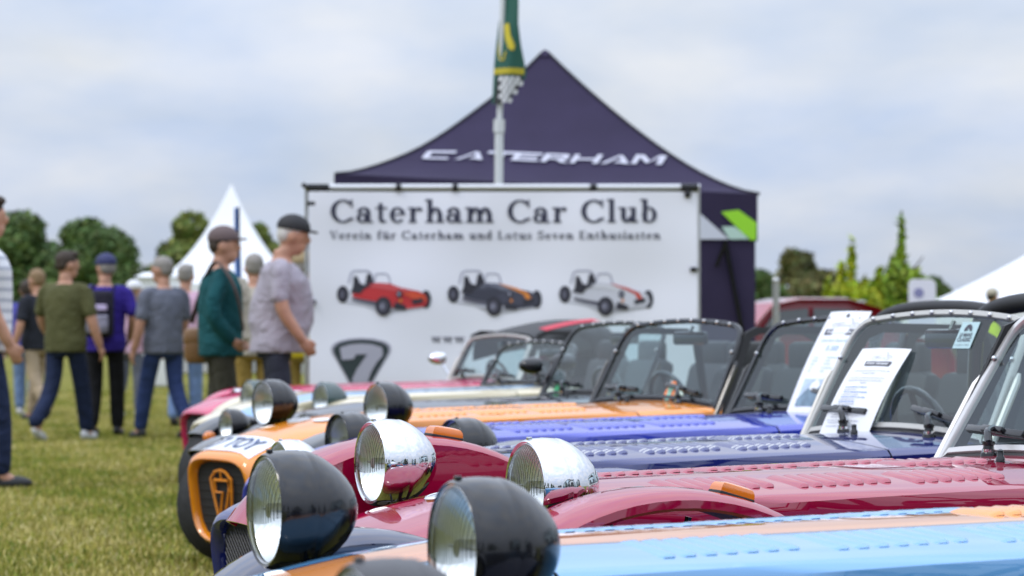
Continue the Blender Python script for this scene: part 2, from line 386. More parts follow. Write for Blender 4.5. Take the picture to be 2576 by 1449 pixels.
def grass(n=430000):
    y = 10.5 + 45 * rng.random(n) ** 2.0
    wide = np.arange(n) > 210000; y[wide] = 1.0 + 50 * rng.random(wide.sum()) ** 1.4
    left = -1288 / FPX * y - .4; right = -1288 / FPX * y + 1288 / FPX * y * .62 + .3
    x = left + (right - left) * rng.random(n)
    x[wide] = (rng.random(wide.sum()) - .5) * (13 + .35 * y[wide])
    patch = np.clip(np.sin(x * 2.1 + np.sin(y * 1.7) * 1.3) * np.sin(y * .9 + np.sin(x * 1.9)) * .35 + np.sin(x * 5.3 + y * 1.3 + np.sin(y * 3.1)) * .2 + .45, 0, 1)
    h = (.016 + .030 * rng.random(n) ** 1.6) * (0.7 + .5 * patch)
    w = .004 + .005 * rng.random(n) + y * .00022
    a = rng.random(n) * 6.283; le = rng.normal(0, .5, n) * h; la = rng.random(n) * 6.283
    V = np.zeros((n, 3, 3)); cx, cy = np.cos(a) * w, np.sin(a) * w
    V[:, 0] = np.stack([x - cx, y - cy, np.full(n, -.012)], 1); V[:, 1] = np.stack([x + cx, y + cy, np.full(n, -.012)], 1)
    V[:, 2] = np.stack([x + np.cos(la) * le, y + np.sin(la) * le, h - .005], 1)
    me = bpy.data.meshes.new('grass'); me.vertices.add(n * 3); me.loops.add(n * 3); me.polygons.add(n)
    me.vertices.foreach_set('co', V.reshape(-1)); me.loops.foreach_set('vertex_index', np.arange(n * 3)); me.polygons.foreach_set('loop_start', np.arange(n) * 3)
    me.update()
    pal = np.array([(.17, .20, .03), (.25, .25, .045), (.36, .31, .08), (.48, .40, .16), (.58, .50, .27), (.12, .18, .03)])
    pr = np.clip((patch[:, None] - .35) * np.array([-.42, -.10, .15, .34, .16, -.30]) + np.array([.20, .25, .26, .14, .06, .11]), .005, None)
    pr /= pr.sum(1, keepdims=True); cum = pr.cumsum(1); idx = (rng.random(n)[:, None] > cum).sum(1).clip(0, 5)
    c = pal[idx] * np.array([.80, .82, .72]) * (1.0 + .6 * rng.random(n))[:, None]
    ca = me.color_attributes.new('blade', 'FLOAT_COLOR', 'POINT')
    ca.data.foreach_set('color', np.repeat(np.concatenate([c, np.ones((n, 1))], 1), 3, 0).reshape(-1))
    m, nt, b = newmat('grass_blades'); at = nt.nodes.new('ShaderNodeVertexColor'); at.layer_name = 'blade'
    nt.links.new(at.outputs[0], b.inputs['Base Color']); b.inputs['Roughness'].default_value = .7; b.inputs['Specular IOR Level'].default_value = .2
    me.materials.append(m)
    o = link('grass', me); o['kind'] = 'stuff'; o['label'] = 'trampled green and straw coloured grass of the show field'; o['category'] = 'grass'
grass()
# ------------------------------------------------------------------ open roadsters
ZC = 0.42; SEC_N = 4.4
NOSE = [(0, .262, .488, .135), (.012, .276, .503, .124), (.05, .286, .522, .12), (.15, .297, .562, .12), (.30, .306, .606, .12), (.45, .313, .637, .12), (.62, .32, .660, .12)]
BODY = [(.62, .32, .660), (1.2, .39, .672), (1.8, .46, .684), (2.3, .505, .70), (3.5, .51, .70)]
CROWN, TSH = .025, .95
def top_z(t, hw, zt):
    """height of the bonnet skin, t = |y| / half width"""
    if t <= TSH: return zt - CROWN * (t / TSH) ** 2
    sl = 2 * CROWN / (TSH * hw); a0 = math.atan(sl); r = (1 - TSH) * hw / (1 - math.sin(a0))
    q = min(math.sin(a0) + (t - TSH) * hw / r, 1.0)
    return zt - CROWN - r * (math.cos(a0) - math.sqrt(max(0, 1 - q * q)))
def zsec(x, y, hw=None, zt=None):
    if hw is None: hw, zt = interp(x, BODY)
    return top_z(min(abs(y) / hw, 1.0), hw, zt)
def resample(pts, N):
    p = np.array(pts); d = np.r_[0, np.cumsum(np.linalg.norm(np.diff(p, axis=0), axis=1))]; u = np.linspace(0, d[-1], N + 1)
    return [(float(np.interp(a, d, p[:, 0])), float(np.interp(a, d, p[:, 1]))) for a in u]
def half_ring(x, hw, zt, zc=ZC, N=56):
    ts = list(np.linspace(0, TSH, 30)) + list(TSH + (1 - TSH) * np.sin(np.linspace(0, math.pi / 2, 16)[1:]))
    r = [(t * hw, top_z(t, hw, zt)) for t in ts] + [(hw, zc)]
    full = [(-a, b) for a, b in reversed(r)] + r[1:]
    return [(x, -a, b) for a, b in resample(full, N)]
def full_ring(x, hw, zt, zb, n, N=56):
    zc = lerp(zb, zt, .55); b = min(1, max(0, (x - .02) / .5)); b = b * b * (3 - 2 * b)
    def sup(top):
        o = []
        for k in range(241):
            a = math.pi * k / 240; c, s_ = math.cos(a), math.sin(a)
            o.append((hw * math.copysign(abs(c) ** (2 / n), c), zc + (top - zc) * max(s_, 0) ** (2 / n)))
        return resample(o, N)
    up = [(lerp(p[0], q[1], b), lerp(p[1], q[2], b)) for p, q in zip(sup(zt), half_ring(x, hw, zt, zc, N))]
    dn = [(-p[0], p[1]) for p in sup(zb)]
    return [(x, p[0], p[1]) for p in up[:-1]] + [(x, p[0], p[1]) for p in dn[:-1]]
def rake(ring, x0):
    k = .14 * max(0, 1 - x0 / .62)
    return [(p[0] + (.5 - p[2]) * k, p[1], p[2]) for p in ring]
def louvre_mesh(L, mat, hk=1.0):
    prof = [(-.017, -.002), (-.007, .0042), (.003, .0074), (.009, .0086), (.0125, .0072), (.0135, -.002)]
    st = [(-1, .05), (-.94, .62), (-.82, .95), (0, 1), (.82, .95), (.94, .62), (1, .05)]
    rings = [[(px * (1 if s > .5 else .8), y * L / 2, pz * s * hk if pz > 0 else pz) for px, pz in prof] for y, s in st]
    return mesh(loft(rings, False), mat, True, 'louvre')
def headlight(root, pos, r, bowl, rim, blades=True, toe=0.0, hood=False):
    k = r / .095
    prof = [(.004, .0865), (-.006, .0885), (-.008, .0915), (-.004, .0945), (.006, .0975), (.03, .0995), (.050, .0992), (.053, .0975), (.057, .0975), (.062, .098), (.066, .0972), (.080, .092), (.096, .083), (.112, .0715), (.127, .0575), (.139, .042), (.147, .026), (.151, .012), (.152, .001)]
    if hood: prof = [(.004, .0865), (.002, .0885), (-.020, .0895), (-.022, .093), (-.018, .0965), (-.004, .0975), (.006, .0965)] + prof[5:]
    h = link('headlight', mesh(lathe([(a * k, b * k) for a, b in prof], 48), bowl, True, 'headlight', 40), root, None, pos, (0, 0, toe))
    lp = [(-.003, .0872), (-.010, .080), (-.0165, .066), (-.021, .045), (-.0235, .022), (-.0242, .0005)]
    part('lens', lathe([(a * k, b * k) for a, b in lp], 40), LENS, h, True, None)
    ribs = []
    for q in range(-10, 11):
        y = q * .0078; zm = math.sqrt(max(.084 ** 2 - y * y, 0))
        if zm < .02: continue
        pts = []
        for z in np.linspace(-zm * .25, zm, 9):
            rr = math.hypot(y, z); xx = float(np.interp(rr, [p[1] for p in reversed(lp)], [p[0] for p in reversed(lp)]))
            pts.append(((xx + .0006) * k, y * k, z * k))
        ribs.append(tube(pts, .0011 * k, 4))
    part('lens_flutes', join(*ribs), MATS['flute_glass'], h, True, None)['kind'] = 'stuff'
    rp = [(.002 + .060 * (1 - (q / .086) ** 2), q) for q in np.linspace(.086, .001, 16)]
    part('reflector', lathe([(a * k, b * k) for a, b in rp], 40), REFLECT, h, True, None)
    part('lens_rim', tube([(-.0035 * k, .0872 * k * math.cos(t * math.pi / 20), .0872 * k * math.sin(t * math.pi / 20)) for t in range(40)], .0026 * k, 6, True), rim, h)
    part('rim_clip', shift(box(-.003 * k, -.005, -.004, .006 * k, .005, .0025, .001), (0, 0, .0985 * k)), bowl, h)
    part('bulb_shield', join(lathe([(.0, .001), (.0, .013), (.03, .013), (.05, .008)], 14), tube([(.012, -.06 * k, 0), (.012, .06 * k, 0)], .0022, 6)), STEEL, h)
    part('lamp_bracket', tube(smoothpath([(.075 * k, 0, -.07 * k), (.08 * k, 0, -.13), (.12, -math.copysign(.05, pos[1]), -.22), (.14, -math.copysign(.13, pos[1]), -.28)]), .016, 8), bowl if bowl is not CHROME else GLOSSBLACK, h)
    return h
def wheel(root, pos, rad, width, rimmat):
    hw = width / 2
    w = empty('wheel', pos); w.parent = root
    gro = [-.6, -.3, 0, .3, .6]
    prof = [(-hw * .86, rad * .66), (-hw, rad * .80), (-hw * .98, rad * .92), (-hw * .86, rad * .975), (-hw * .72, rad * .993)]
    for g in gro:
        prof += [(hw * (g - .045), rad * (1 - .008 * abs(g))), (hw * (g - .035), rad * .972), (hw * (g + .035), rad * .972), (hw * (g + .045), rad * (1 - .008 * abs(g)))]
    prof += [(hw * .72, rad * .993), (hw * .86, rad * .975), (hw * .98, rad * .92), (hw, rad * .80), (hw * .86, rad * .66)]
    part('tyre', lathe(prof, 56, 'y'), RUBBER, w, True, 30)
    sp = []
    for s in (-1, 1):
        sp.append(lathe([(s * hw * .85, rad * .675), (s * hw * .80, rad * .63), (s * hw * .2, rad * .60), (s * hw * .05, .02)], 32, 'y'))
    for q in range(8):
        M = Matrix.Rotation(q * math.pi / 4, 4, 'Y')
        sp.append(xf(box(-.016, -hw * .72, .02, .016, -hw * .55, rad * .62, .004), M)); sp.append(xf(box(-.016, hw * .55, .02, .016, hw * .72, rad * .62, .004), M))
    sp.append(lathe([(-hw * .8, .001), (-hw * .8, .035), (hw * .8, .035), (hw * .8, .001)], 20, 'y'))
    part('rim', join(*sp), rimmat, w, True, 35)
    return w
def wing(root, name, x, y, zc, a, b, width, f0, f1, mat, skirt=0.0):
    rings = []
    n = 26
    prof = [(-1, -.030 - skirt), (-.985, -.014), (-.85, -.003), (-.5, .004), (0, .006), (.5, .004), (.85, -.003), (.97, -.012), (1, -.030)]
    for k in range(n + 1):
        f = R(lerp(f0, f1, k / n)); ring = []
        for v, d in prof: ring.append((x + (a + d) * math.sin(f), y + v * width / 2, zc + (b + d) * math.cos(f)))
        for v, d in reversed(prof): ring.append((x + (a + d - .006) * math.sin(f), y + v * (width / 2 - .005), zc + (b + d - .006) * math.cos(f)))
        rings.append(ring)
    return part(name, loft(rings), mat, root, True, 40)
def windscreen(root, xw, framemat, width=.48, top=1.06, glass=WSGLASS, side=True, rake_deg=27):
    rk = R(rake_deg); z0 = .56
    def ws(y, s, o=0.0): return (xw + s * math.sin(rk) - o * math.cos(rk), y, z0 + s * math.cos(rk) + o * math.sin(rk))
    st = (top - z0) / math.cos(rk)
    def sb(y):     # foot of the screen follows the scuttle
        return (zsec(xw, y) + .008 - z0) / math.cos(rk)
    out = [(y, sb(y)) for y in np.linspace(width, -width, 25)]
    wt_ = width - .025; cr = .10
    side_pts = lambda sg: [(sg * (wt_ + .012), st * .55), (sg * (wt_ + .003), st - cr - .02)] + [(sg * (wt_ - cr + cr * math.cos(t)), st - cr - .02 + cr * math.sin(t)) for t in np.linspace(.15, math.pi / 2 - .12, 8)]
    out += side_pts(-1)
    topw = wt_ - cr
    out += [(y, st - .02 + .022 * (1 - (y / topw) ** 2) + .001) for y in np.linspace(-topw, topw, 17)]
    out += list(reversed(side_pts(1)))
    pts = [Vector((p[0], p[1])) for p in out]; n = len(pts)
    def inset(k):
        q = []
        for i in range(n):
            t = (pts[(i + 1) % n] - pts[i - 1]).normalized(); nn = Vector((t.y, -t.x)); q.append(pts[i] + nn * k)
        return q
    inn = inset(.021)
    cen = sum(pts, Vector((0, 0))) / n
    if (inn[5] - cen).length > (pts[5] - cen).length: inn = inset(-.021)
    rings = []
    for i in range(n):
        a, b = pts[i], inn[i]; m1, m2 = a.lerp(b, .15), a.lerp(b, .85)
        rings.append([ws(a.x, a.y, .004), ws(m1.x, m1.y, .009), ws(m2.x, m2.y, .009), ws(b.x, b.y, .004), ws(b.x, b.y, -.009), ws(a.x, a.y, -.009)])
    rings.append(rings[0])
    fr = part('windscreen_frame', loft(rings, True, False), framemat, root, True, 35)
    g2 = [a.lerp(b, .7) for a, b in zip(pts, inn)]
    part('windscreen_glass', ([ws(p.x, p.y, 0) for p in g2], [tuple(range(n))]), glass, root, False)
    part('rubber_seal', tube([ws(p.x, p.y, .002) for p in out_seal(out)], .009, 6), RUBBER, root)
    sm = mesh(ell((0, 0, 0), (.008, .008, .008), 10, 6), STEEL, True, 'snap_fastener')
    for y in np.linspace(-topw * .98, topw * .98, 8):
        link('snap_fastener', sm, fr, None, ws(y, st - .033 + .022 * (1 - (y / topw) ** 2), .012))
    for sg in (-1, 1): link('snap_fastener', sm, fr, None, ws(sg * (wt_ - .012), st * .70, .012))
    if side:
        for sg in (-1, 1):
            part('stanchion', tube([ws(sg * (width + .012), .02, -.004), ws(sg * (width + .010), st * .58, -.004), ws(sg * (width + .004), st * .63, -.004)], [.012, .012, .006], 8), framemat, root)
    return ws, st, sb
def out_seal(o): return [(Vector((p[0], p[1] - .012))) for p in o[:25]]
def wiper(root, xw, ws, sb, y, reach=.06, span=.125, up=.055, tilt=.10, off=.018):
    w = empty('wiper', (0, 0, 0)); w.parent = root
    xb = ws(y, sb(y))[0] - .050; zb = zsec(xb, y)
    M = Matrix.Translation((xb, y, zb - .004))
    part('wiper_spindle', xf(lathe([(0, .021), (.012, .019), (.014, .015), (.03, .013), (.032, .016), (.040, .016), (.042, .002)], 18, 'z', True), M), BLACK, w)
    part('spindle_nut', xf(lathe([(.014, .0165), (.021, .0165)], 12, 'z', True), M), CHROME, w)
    c = Vector(ws(y + reach, sb(y) + up, off + .008)); a = Vector((xb, y, zb + .033)); m = a.lerp(c, .5) + Vector((-.012, 0, .012))
    part('wiper_arm', tube(smoothpath([a, a.lerp(m, .5) + Vector((0, 0, .006)), m, c]), [.011, .010, .008, .007], 8), BLACK, w)
    p0 = Vector(ws(y + reach + span, sb(y + reach + span) + up + tilt * span, off)); p1 = Vector(ws(y + reach - span, sb(y + reach - span) + up - tilt * span, off))
    d = (p1 - p0); L = d.length; d.normalize(); u = Vector(ws(0, 1, 0)) - Vector(ws(0, 0, 0)); nrm = d.cross(u).normalized(); uu = nrm.cross(d).normalized()
    MM = Matrix((( d.x, uu.x, nrm.x, p0.x), (d.y, uu.y, nrm.y, p0.y), (d.z, uu.z, nrm.z, p0.z), (0, 0, 0, 1)))
    part('wiper_blade', join(xf(box(0, -.009, -.013, L, .009, .005, .002), MM), xf(box(L * .32, -.009, -.006, L * .68, .009, .016, .004), MM)), BLACK, w)
    return w
def mirror(root, name, pos, mat, M=None, size=1.0, foot=None):
    q = ell((0, 0, 0), (.085 * size, .055 * size, .045 * size), 18, 10)
    v = [(min(p[0], .03 * size), p[1], p[2]) for p in q[0]]
    o = part(name, (v, q[1]), mat, root, True, 40, pos)
    part('mirror_glass', ([(.0305 * size, .048 * size * math.cos(2 * math.pi * k / 20), .039 * size * math.sin(2 * math.pi * k / 20)) for k in range(20)], [tuple(range(20))]), CHROME, o, False)
    if foot: part('mirror_stem', tube([(0, 0, 0), tuple(Vector(foot) - Vector(pos))], .007, 8), mat, o)
    return o

CARS = {}
def make_car(key, label, th, lamp, depth, lampz, paintmat, wingmat=None, HY=.42, xh=.49, xw=2.08, lamp_r=.095, bowl=BLACK, rim=STEEL, frame=BLACK, roll=0.0,
             wing_a=.375, wing_b=.345, louvres=True, louvre4=None, grille='mesh', screen_top=1.06, hood=False, sidescreens=True, rollbar=True, lampcover=False, z=0.0, rimmat=None, xwheel=None, wing_lift=(0, 0), wing_f0=-62, skirt=0.0, indicators=False, wr=.285, rbx=2.95, screen_w=.48, rake_deg=27):
    wingmat = wingmat or paintmat; rimmat = rimmat or STEEL
    t = R(th); X = (lamp - 1288) / FPX * depth
    loc = (X - (xh * math.cos(t) - HY * math.sin(t)), depth - (xh * math.sin(t) + HY * math.cos(t)), z)
    c = empty('sports_car', loc, (R(roll), 0, t)); tag(c, label, 'car', 'open roadsters parked side by side in a row')
    # nose cone with a rolled lip round the mouth
    rings = []
    for x, hw, zt, zb in [(.075, .238, .466, .155), (.02, .242, .470, .152), (.004, .248, .475, .146), (-.003, .255, .482, .140)]:
        rings.append(rake(full_ring(x, hw, zt, zb, 3.9), max(x, 0)))
    for x in list(np.linspace(0, .05, 5)) + list(np.linspace(.09, .62, 14)):
        hw, zt, zb = interp(x, NOSE); rings.append(rake(full_ring(x, hw, zt, zb, lerp(3.9, 3.4, x / .62)), x))
    part('nose_cone', loft(rings, True, False), paintmat, c, True, 60)
    gx = .035
    gr = rake(full_ring(gx, .2405, .4685, .1525, 3.9), gx)
    g = part('grille', (gr, [tuple(range(len(gr)))]), DARK, c, False)
    def on_grille(y, zz, o): return (gx - o + (.5 - zz) * .14 * (1 - gx / .62), y, zz)
    if grille == 'mesh':
        bars = []
        for k in range(-22, 23):
            for sg in (-1, 1):
                y0 = k * .021; p = []
                for zz in (.165, .455):
                    yy = y0 + sg * (zz - .31) * .8
                    p.append((yy, zz))
                # clip to the mouth
                q = [(lerp(p[0][0], p[1][0], s), lerp(p[0][1], p[1][1], s)) for s in np.linspace(0, 1, 25)]
                q = [w for w in q if (abs(w[0]) / .232) ** 3.9 + (abs(w[1] - .31) / .152) ** 3.9 < 1]
                if len(q) > 2: bars.append(tube([on_grille(*q[0], .004 + .001 * sg), on_grille(*q[-1], .004 + .001 * sg)], .0017, 4))
        part('grille_mesh', join(*bars), pm('grille_wire', (.06, .06, .065), .4, .6), g, False)['kind'] = 'stuff'
        part('grille_bar', join(tube([on_grille(-.22, .33, .008), on_grille(.22, .33, .008)], .004, 6), tube([on_grille(-.0, .165, .008), on_grille(0, .455, .008)], .004, 6)), STEEL, g)
    else:
        for k in range(9):
            zz = .18 + k * .034
            part('grille_slat', tube([on_grille(-.225, zz, .0), on_grille(.225, zz, .0)], .004, 5), DARK, g)
        em = lambda pts, w: tube([on_grille(y, zz, .014) for y, zz in pts], w, 6)
        out = [(.09, .40), (.045, .43), (0, .437), (-.045, .43), (-.09, .40), (-.085, .36), (-.045, .20), (.0, .185), (.045, .20), (.085, .36), (.09, .40)]
        sev = [(.06, .395), (-.06, .395), (-.06, .355), (-.012, .27), (-.018, .215), (.026, .215), (.030, .275), (-.002, .345), (.06, .345), (.06, .395)]
        part('grille_badge', join(em(out, .006), em(sev, .006), em([(0, .437), (0, .395)], .004)), pm('badge_orange', (.75, .25, .015), .35), g)
    # bonnet, scuttle, sides
    def shell(x0, x1, n): return [half_ring(x, *interp(x, BODY)) for x in np.linspace(x0, x1, n)]
    part('bonnet', loft(shell(.627, 1.80, 14), False), paintmat, c)
    part('scuttle', loft(shell(1.806, xw + .16, 8), False), paintmat, c)
    inner = []
    for x in np.linspace(.55, xw + .12, 10):
        hw, zt = interp(x, BODY); inner.append([(p[0], p[1], p[2]) for p in half_ring(x, hw - .012, zt - .012)])
    part('dark_gap_liner', loft(inner, False), DARK, c)  # added dark liner under the skin, so the panel gaps read as shade
    for sg in (-1, 1):
        v = []; xs_ = list(np.linspace(.627, xw + .15, 12)) + list(np.linspace(xw + .22, 3.2, 8))
        for x in xs_:
            hw, zt = interp(x, BODY)
            tz = ZC - .001 if x < xw + .16 else lerp(.60, .63, (x - xw) / 1.1)
            for q in np.linspace(0, 1, 5): v.append((x, sg * (hw + .001 - .02 * (1 - q) ** 2), lerp(.13, tz, q)))
        f = [(i * 5 + j, i * 5 + j + 1, (i + 1) * 5 + j + 1, (i + 1) * 5 + j) for i in range(len(xs_) - 1) for j in range(4)]
        part('side_panel', (v, f), paintmat, c)
    part('floor_pan', box(.63, -.31, .12, 3.2, .31, .14), DARK, c, False)
    part('tail', box(2.86, -.50, .14, 3.42, .50, .66, .05), paintmat, c, True, 30)
    # louvres
    if louvres:
        lm = louvre_mesh(.155, paintmat, .55 if key == 'lb' else 1.0)
        def put(x, y, me):
            s = (zsec(x, y + .02) - zsec(x, y - .02)) / .04; sx = (zsec(x + .03, y) - zsec(x - .03, y)) / .06
            link('louvre', me, c, None, (x, y, zsec(x, y) - .0005), (math.atan(s), -math.atan(sx), 0))
        for yy in (-.185, .185):
            for gI in range(3):
                for k in range(7): put(.83 + gI * .288 + k * .0355, yy * (1 + .12 * gI), lm)
        l4 = louvre_mesh(.145, louvre4 or paintmat)
        for k in range(7): put(1.84 - .27 + k * .0335, .06, l4)
    # lamps
    for sg in (1, -1):
        headlight(c, (xh, sg * HY, lampz), lamp_r, bowl, rim, toe=0, hood=lampcover)
    # wheels, wings, suspension
    xf_ = xwheel or (xh + .15)
    for sg in (1, -1):
        wb = wing_b; wz = wr + (wing_lift[1] if sg > 0 else wing_lift[0])
        wheel(c, (xf_, sg * .655, wr), wr, .185, rimmat)
        wheel(c, (xw + .82, sg * .665, .29), .29, .20, rimmat)
        w = wing(c, 'front_wing', xf_, sg * .655, wz, wing_a, wing_b, .215, wing_f0, 80, wingmat, (skirt if sg > 0 else 0))
        part('wing_stay', join(tube([(xf_ - .05, sg * .53, .285), (xf_ - .12, sg * .56, .285 + wing_b - .035)], .008, 6), tube([(xf_ + .05, sg * .53, .285), (xf_ + .12, sg * .56, .285 + wing_b - .035)], .008, 6)), BLACK, c)
        f = R(20 if sg < 0 else 12); ix, iz = xf_ + (wing_a + .004) * math.sin(f), wz + (wing_b + .004) * math.cos(f)
        an = math.atan2(wing_b * math.sin(f), wing_a * math.cos(f))
        if indicators:
            ii = part('indicator', box(-.042, -.026, .0, .042, .026, .010, .003), TRIM, w, True, 30, (ix, sg * .655, iz - .004), (0, an, 0))
            amb = [[(sx * sc * .040 + .0, sy * sc2 * .0245, zz) for sx, sy in ((1, 1), (.6, 1), (-.6, 1), (-1, 1), (-1, -1), (-.6, -1), (.6, -1), (1, -1))] for zz, sc, sc2 in ((.009, 1, 1), (.016, .99, .99), (.022, .95, .93), (.027, .86, .80), (.030, .66, .55), (.031, .4, .3))]
            part('indicator_lens', loft(amb), AMBER, ii, True, 30)
        wing(c, 'rear_wing', xw + .82, sg * .665, .29, .37, .36, .25, -75, 80, wingmat)
        part('wishbone', join(tube([(xf_ - .1, sg * .28, .22), (xf_, sg * .57, .2)], .011, 6), tube([(xf_ + .14, sg * .3, .22), (xf_, sg * .57, .2)], .011, 6), tube([(xf_ - .02, sg * .28, .42), (xf_, sg * .57, .38)], .011, 6)), BLACK, c)
    # screen, wipers, cockpit
    ws, st, sb = windscreen(c, xw, frame, top=screen_top, width=screen_w, rake_deg=rake_deg)
    for y in (.21, -.25): wiper(c, xw, ws, sb, y, off=.036 if (key == 'navy' and y > 0) or (key == 'blue' and y < 0) else .018)
    part('washer_jet', shift(lathe([(0, .011), (.012, .011), (.016, .008), (.03, .008), (.033, .002)], 12, 'z', True), (xw - .10, -.03, zsec(xw - .1, -.03) - .002)), BLACK, c)
    part('rear_view_mirror', box(xw + .22, -.17, screen_top - .115, xw + .25, .07, screen_top - .055, .012), BLACK, c, True, 30)
    part('mirror_mount', tube([(xw + .235, -.05, screen_top - .06), ws(-.05, st - .03, -.01)], .008, 6), BLACK, c)
    for y in (.23, -.23):
        s = part('seat', join(box(2.46, y - .2, .18, 2.72, y + .2, .32, .05), xf(box(-.06, y - .2, 0, .06, y + .2, .62, .05), Matrix.Translation((2.76, 0, .24)) @ Matrix.Rotation(R(14), 4, 'Y'))), TRIM, c, True, 40)
        part('headrest', box(2.87, y - .12, .80, 2.95, y + .12, .96, .03), TRIM, s, True, 40)
    sw = part('steering_wheel', tube([(0, .145 * math.cos(k * math.pi / 12), .145 * math.sin(k * math.pi / 12)) for k in range(24)], .012, 8, True), BLACK, c, True, None, (xw + .33, .23, .68), (0, R(-20), 0))
    part('wheel_spoke', join(*[box(-.004, -.012, 0, .004, .012, .14) if q == 0 else xf(box(-.004, -.012, 0, .004, .012, .14), Matrix.Rotation(q * 2.094, 4, 'X')) for q in range(3)]), BLACK, sw)
    part('dashboard', box(xw + .14, -.47, .42, xw + .18, .47, .60, .01), TRIM, c, True, 30)
    if rollbar:
        part('roll_bar', tube(smoothpath([(rbx, -.44, .3), (rbx, -.45, .99), (rbx, -.36, 1.094), (rbx, .36, 1.094), (rbx, .45, .99), (rbx, .44, .3)], 3), .024, 10), BLACK, c)
        part('roll_bar_padding', tube(smoothpath([(rbx, -.44, .97), (rbx, -.36, 1.094), (rbx, .36, 1.094), (rbx, .44, .97)], 3), .031, 10), TRIM, c)
    if sidescreens:
        for sg in (1, -1):
            o = [(xw + .07, .64), (xw + .235, 1.0), (xw + .30, 1.025), (2.72, 1.02), (2.80, .98), (2.88, .66)]
            cx = sum(p[0] for p in o) / 6; cz = sum(p[1] for p in o) / 6
            i_ = [(lerp(p[0], cx, .16), lerp(p[1], cz, .22)) for p in o]
            y = sg * .495; V = []
            for dy in (-.006, .006):
                V += [(p[0], y + dy - sg * (p[1] - .64) * .12, p[1]) for p in o] + [(p[0], y + dy - sg * (p[1] - .64) * .12, p[1]) for p in i_]
            F = []
            for k in range(6):
                q = (k + 1) % 6; F += [(k, q, 6 + q, 6 + k), (12 + k, 18 + k, 18 + q, 12 + q), (k, 12 + k, 12 + q, q), (6 + k, 6 + q, 18 + q, 18 + k)]
            s = part('sidescreen', (V, F), TRIM, c, False)
            part('sidescreen_pane', ([(p[0], y - sg * (p[1] - .64) * .12, p[1]) for p in i_], [tuple(range(6))]), MATS['vinyl_pane'], s, False)
    if hood:
        rings = []
        for q in np.linspace(0, 1, 9):
            x = lerp(xw + .245, 3.15, q); zt = screen_top + .01 + .10 * math.sin(min(q * 1.25, 1) * math.pi / 2) - .32 * max(0, q - .72) / .28; hw = .46
            rings.append([(x, hw * math.copysign(abs(math.cos(a)) ** .55, math.cos(a)), zt - .20 + .20 * max(math.sin(a), 0) ** .5) for a in np.linspace(0, math.pi, 21)])
        part('soft_top', loft(rings, False), TRIM, c, True, None)
        for y0, y1 in ((-.34, -.24),):
            V = []
            for q in np.linspace(.16, .70, 8):
                x = lerp(xw + .245, 3.15, q); zt = screen_top + .01 + .10 * math.sin(min(q * 1.25, 1) * math.pi / 2)
                for y in (y0, y1): V.append((x, y, zt - .2 + .2 * (1 - (abs(y) / .46) ** 3.6) ** .28 + .006))
            part('hood_stripe', (V, [(2 * i, 2 * i + 1, 2 * i + 3, 2 * i + 2) for i in range(7)]), pm('red_canvas', (.5, .02, .05), .6), c, True, None)
    CARS[key] = dict(root=c, ws=ws, st=st, sb=sb, xw=xw, M=Matrix.Translation(loc) @ Euler((R(roll), 0, t)).to_matrix().to_4x4(), rot=(R(roll), 0, t))
    return c
glassmat('vinyl_pane', (.86, .89, .87), 1.35, .08)
SKYB = (.12, .32, .58); ORG = (.80, .27, .03)
P_lb = paint('paint_sky_blue', SKYB, [(-.115, .115, (.012, .02, .06)), (-.10, .10, (.66, .25, .07))])
P_lbn = paint('paint_sky_blue_plain', SKYB)
P_dkw = paint('paint_dark_blue', (.012, .018, .06))
P_red = paint('paint_crimson', (.31, .003, .036))
P_navy = paint('paint_navy', (.006, .012, .13), [(-.060, -.048, (.35, .36, .40)), (-.038, -.026, (.35, .36, .40))])
P_blue = paint('paint_blue', (.025, .042, .42))
P_org = paint('paint_orange', (.78, .25, .008))
P_blk = paint('paint_graphite', (.015, .016, .02))
P_crm = paint('paint_cream', (.66, .58, .40), [(-.30, -.12, (.20, .36, .56))])
P_pink = paint('paint_raspberry', (.55, .02, .10))
P_gry = paint('paint_silver', (.30, .31, .33), metal=.6)
GREENL = paint('paint_lamp_green', (.006, .035, .03))

c1 = make_car('lb', 'sky blue roadster with orange bonnet stripe and satin black headlights', 23, 672, 5.05, .686, P_lb, P_dkw, HY=.42, xh=.42, xw=2.0, xwheel=.66, lamp_r=.0965, louvre4=P_org, roll=.6)
for ch in c1.children:
    if ch.name.startswith('louvre') and ch.data.materials[0] is P_lb: ch.data.materials[0] = P_lbn
c2 = make_car('red', 'crimson roadster with chrome headlights and amber wing indicators', 25, 932, 7.0, .680, P_red, HY=.42, bowl=CHROME, rim=CHROME, frame=ALU, wing_a=.48, wing_b=.372, xw=1.905, rake_deg=31, xwheel=.56, roll=1.2, wing_lift=(.03, .07), skirt=.12, indicators=True, xh=.38, lamp_r=.0975)
c3 = make_car('navy', 'dark navy roadster with silver windscreen frame and mesh grille', 27, 705, 8.7, .60, P_navy, xh=.29, xw=2.06, xwheel=.78, bowl=CHROME, rim=CHROME, frame=CREAM, lamp_r=.082, rbx=2.74, screen_w=.49)
c4 = make_car('blue', 'bright blue roadster with black windscreen frame and hooded black headlights', 30, 860, 11.0, .605, P_blue, wingmat=GLOSSBLACK, HY=.43, xw=2.16, lampcover=True, lamp_r=.097, rbx=2.90)
c5 = make_car('orange', 'orange roadster with a white number plate on its nose', 33, 664, 13.0, .695, P_org, wingmat=GLOSSBLACK, xwheel=.45, rollbar=False, HY=.48, wr=.255, wing_b=.297, wing_a=.31, wing_f0=-38, xw=2.14, grille='badge', lamp_r=.099, rim=CHROME)
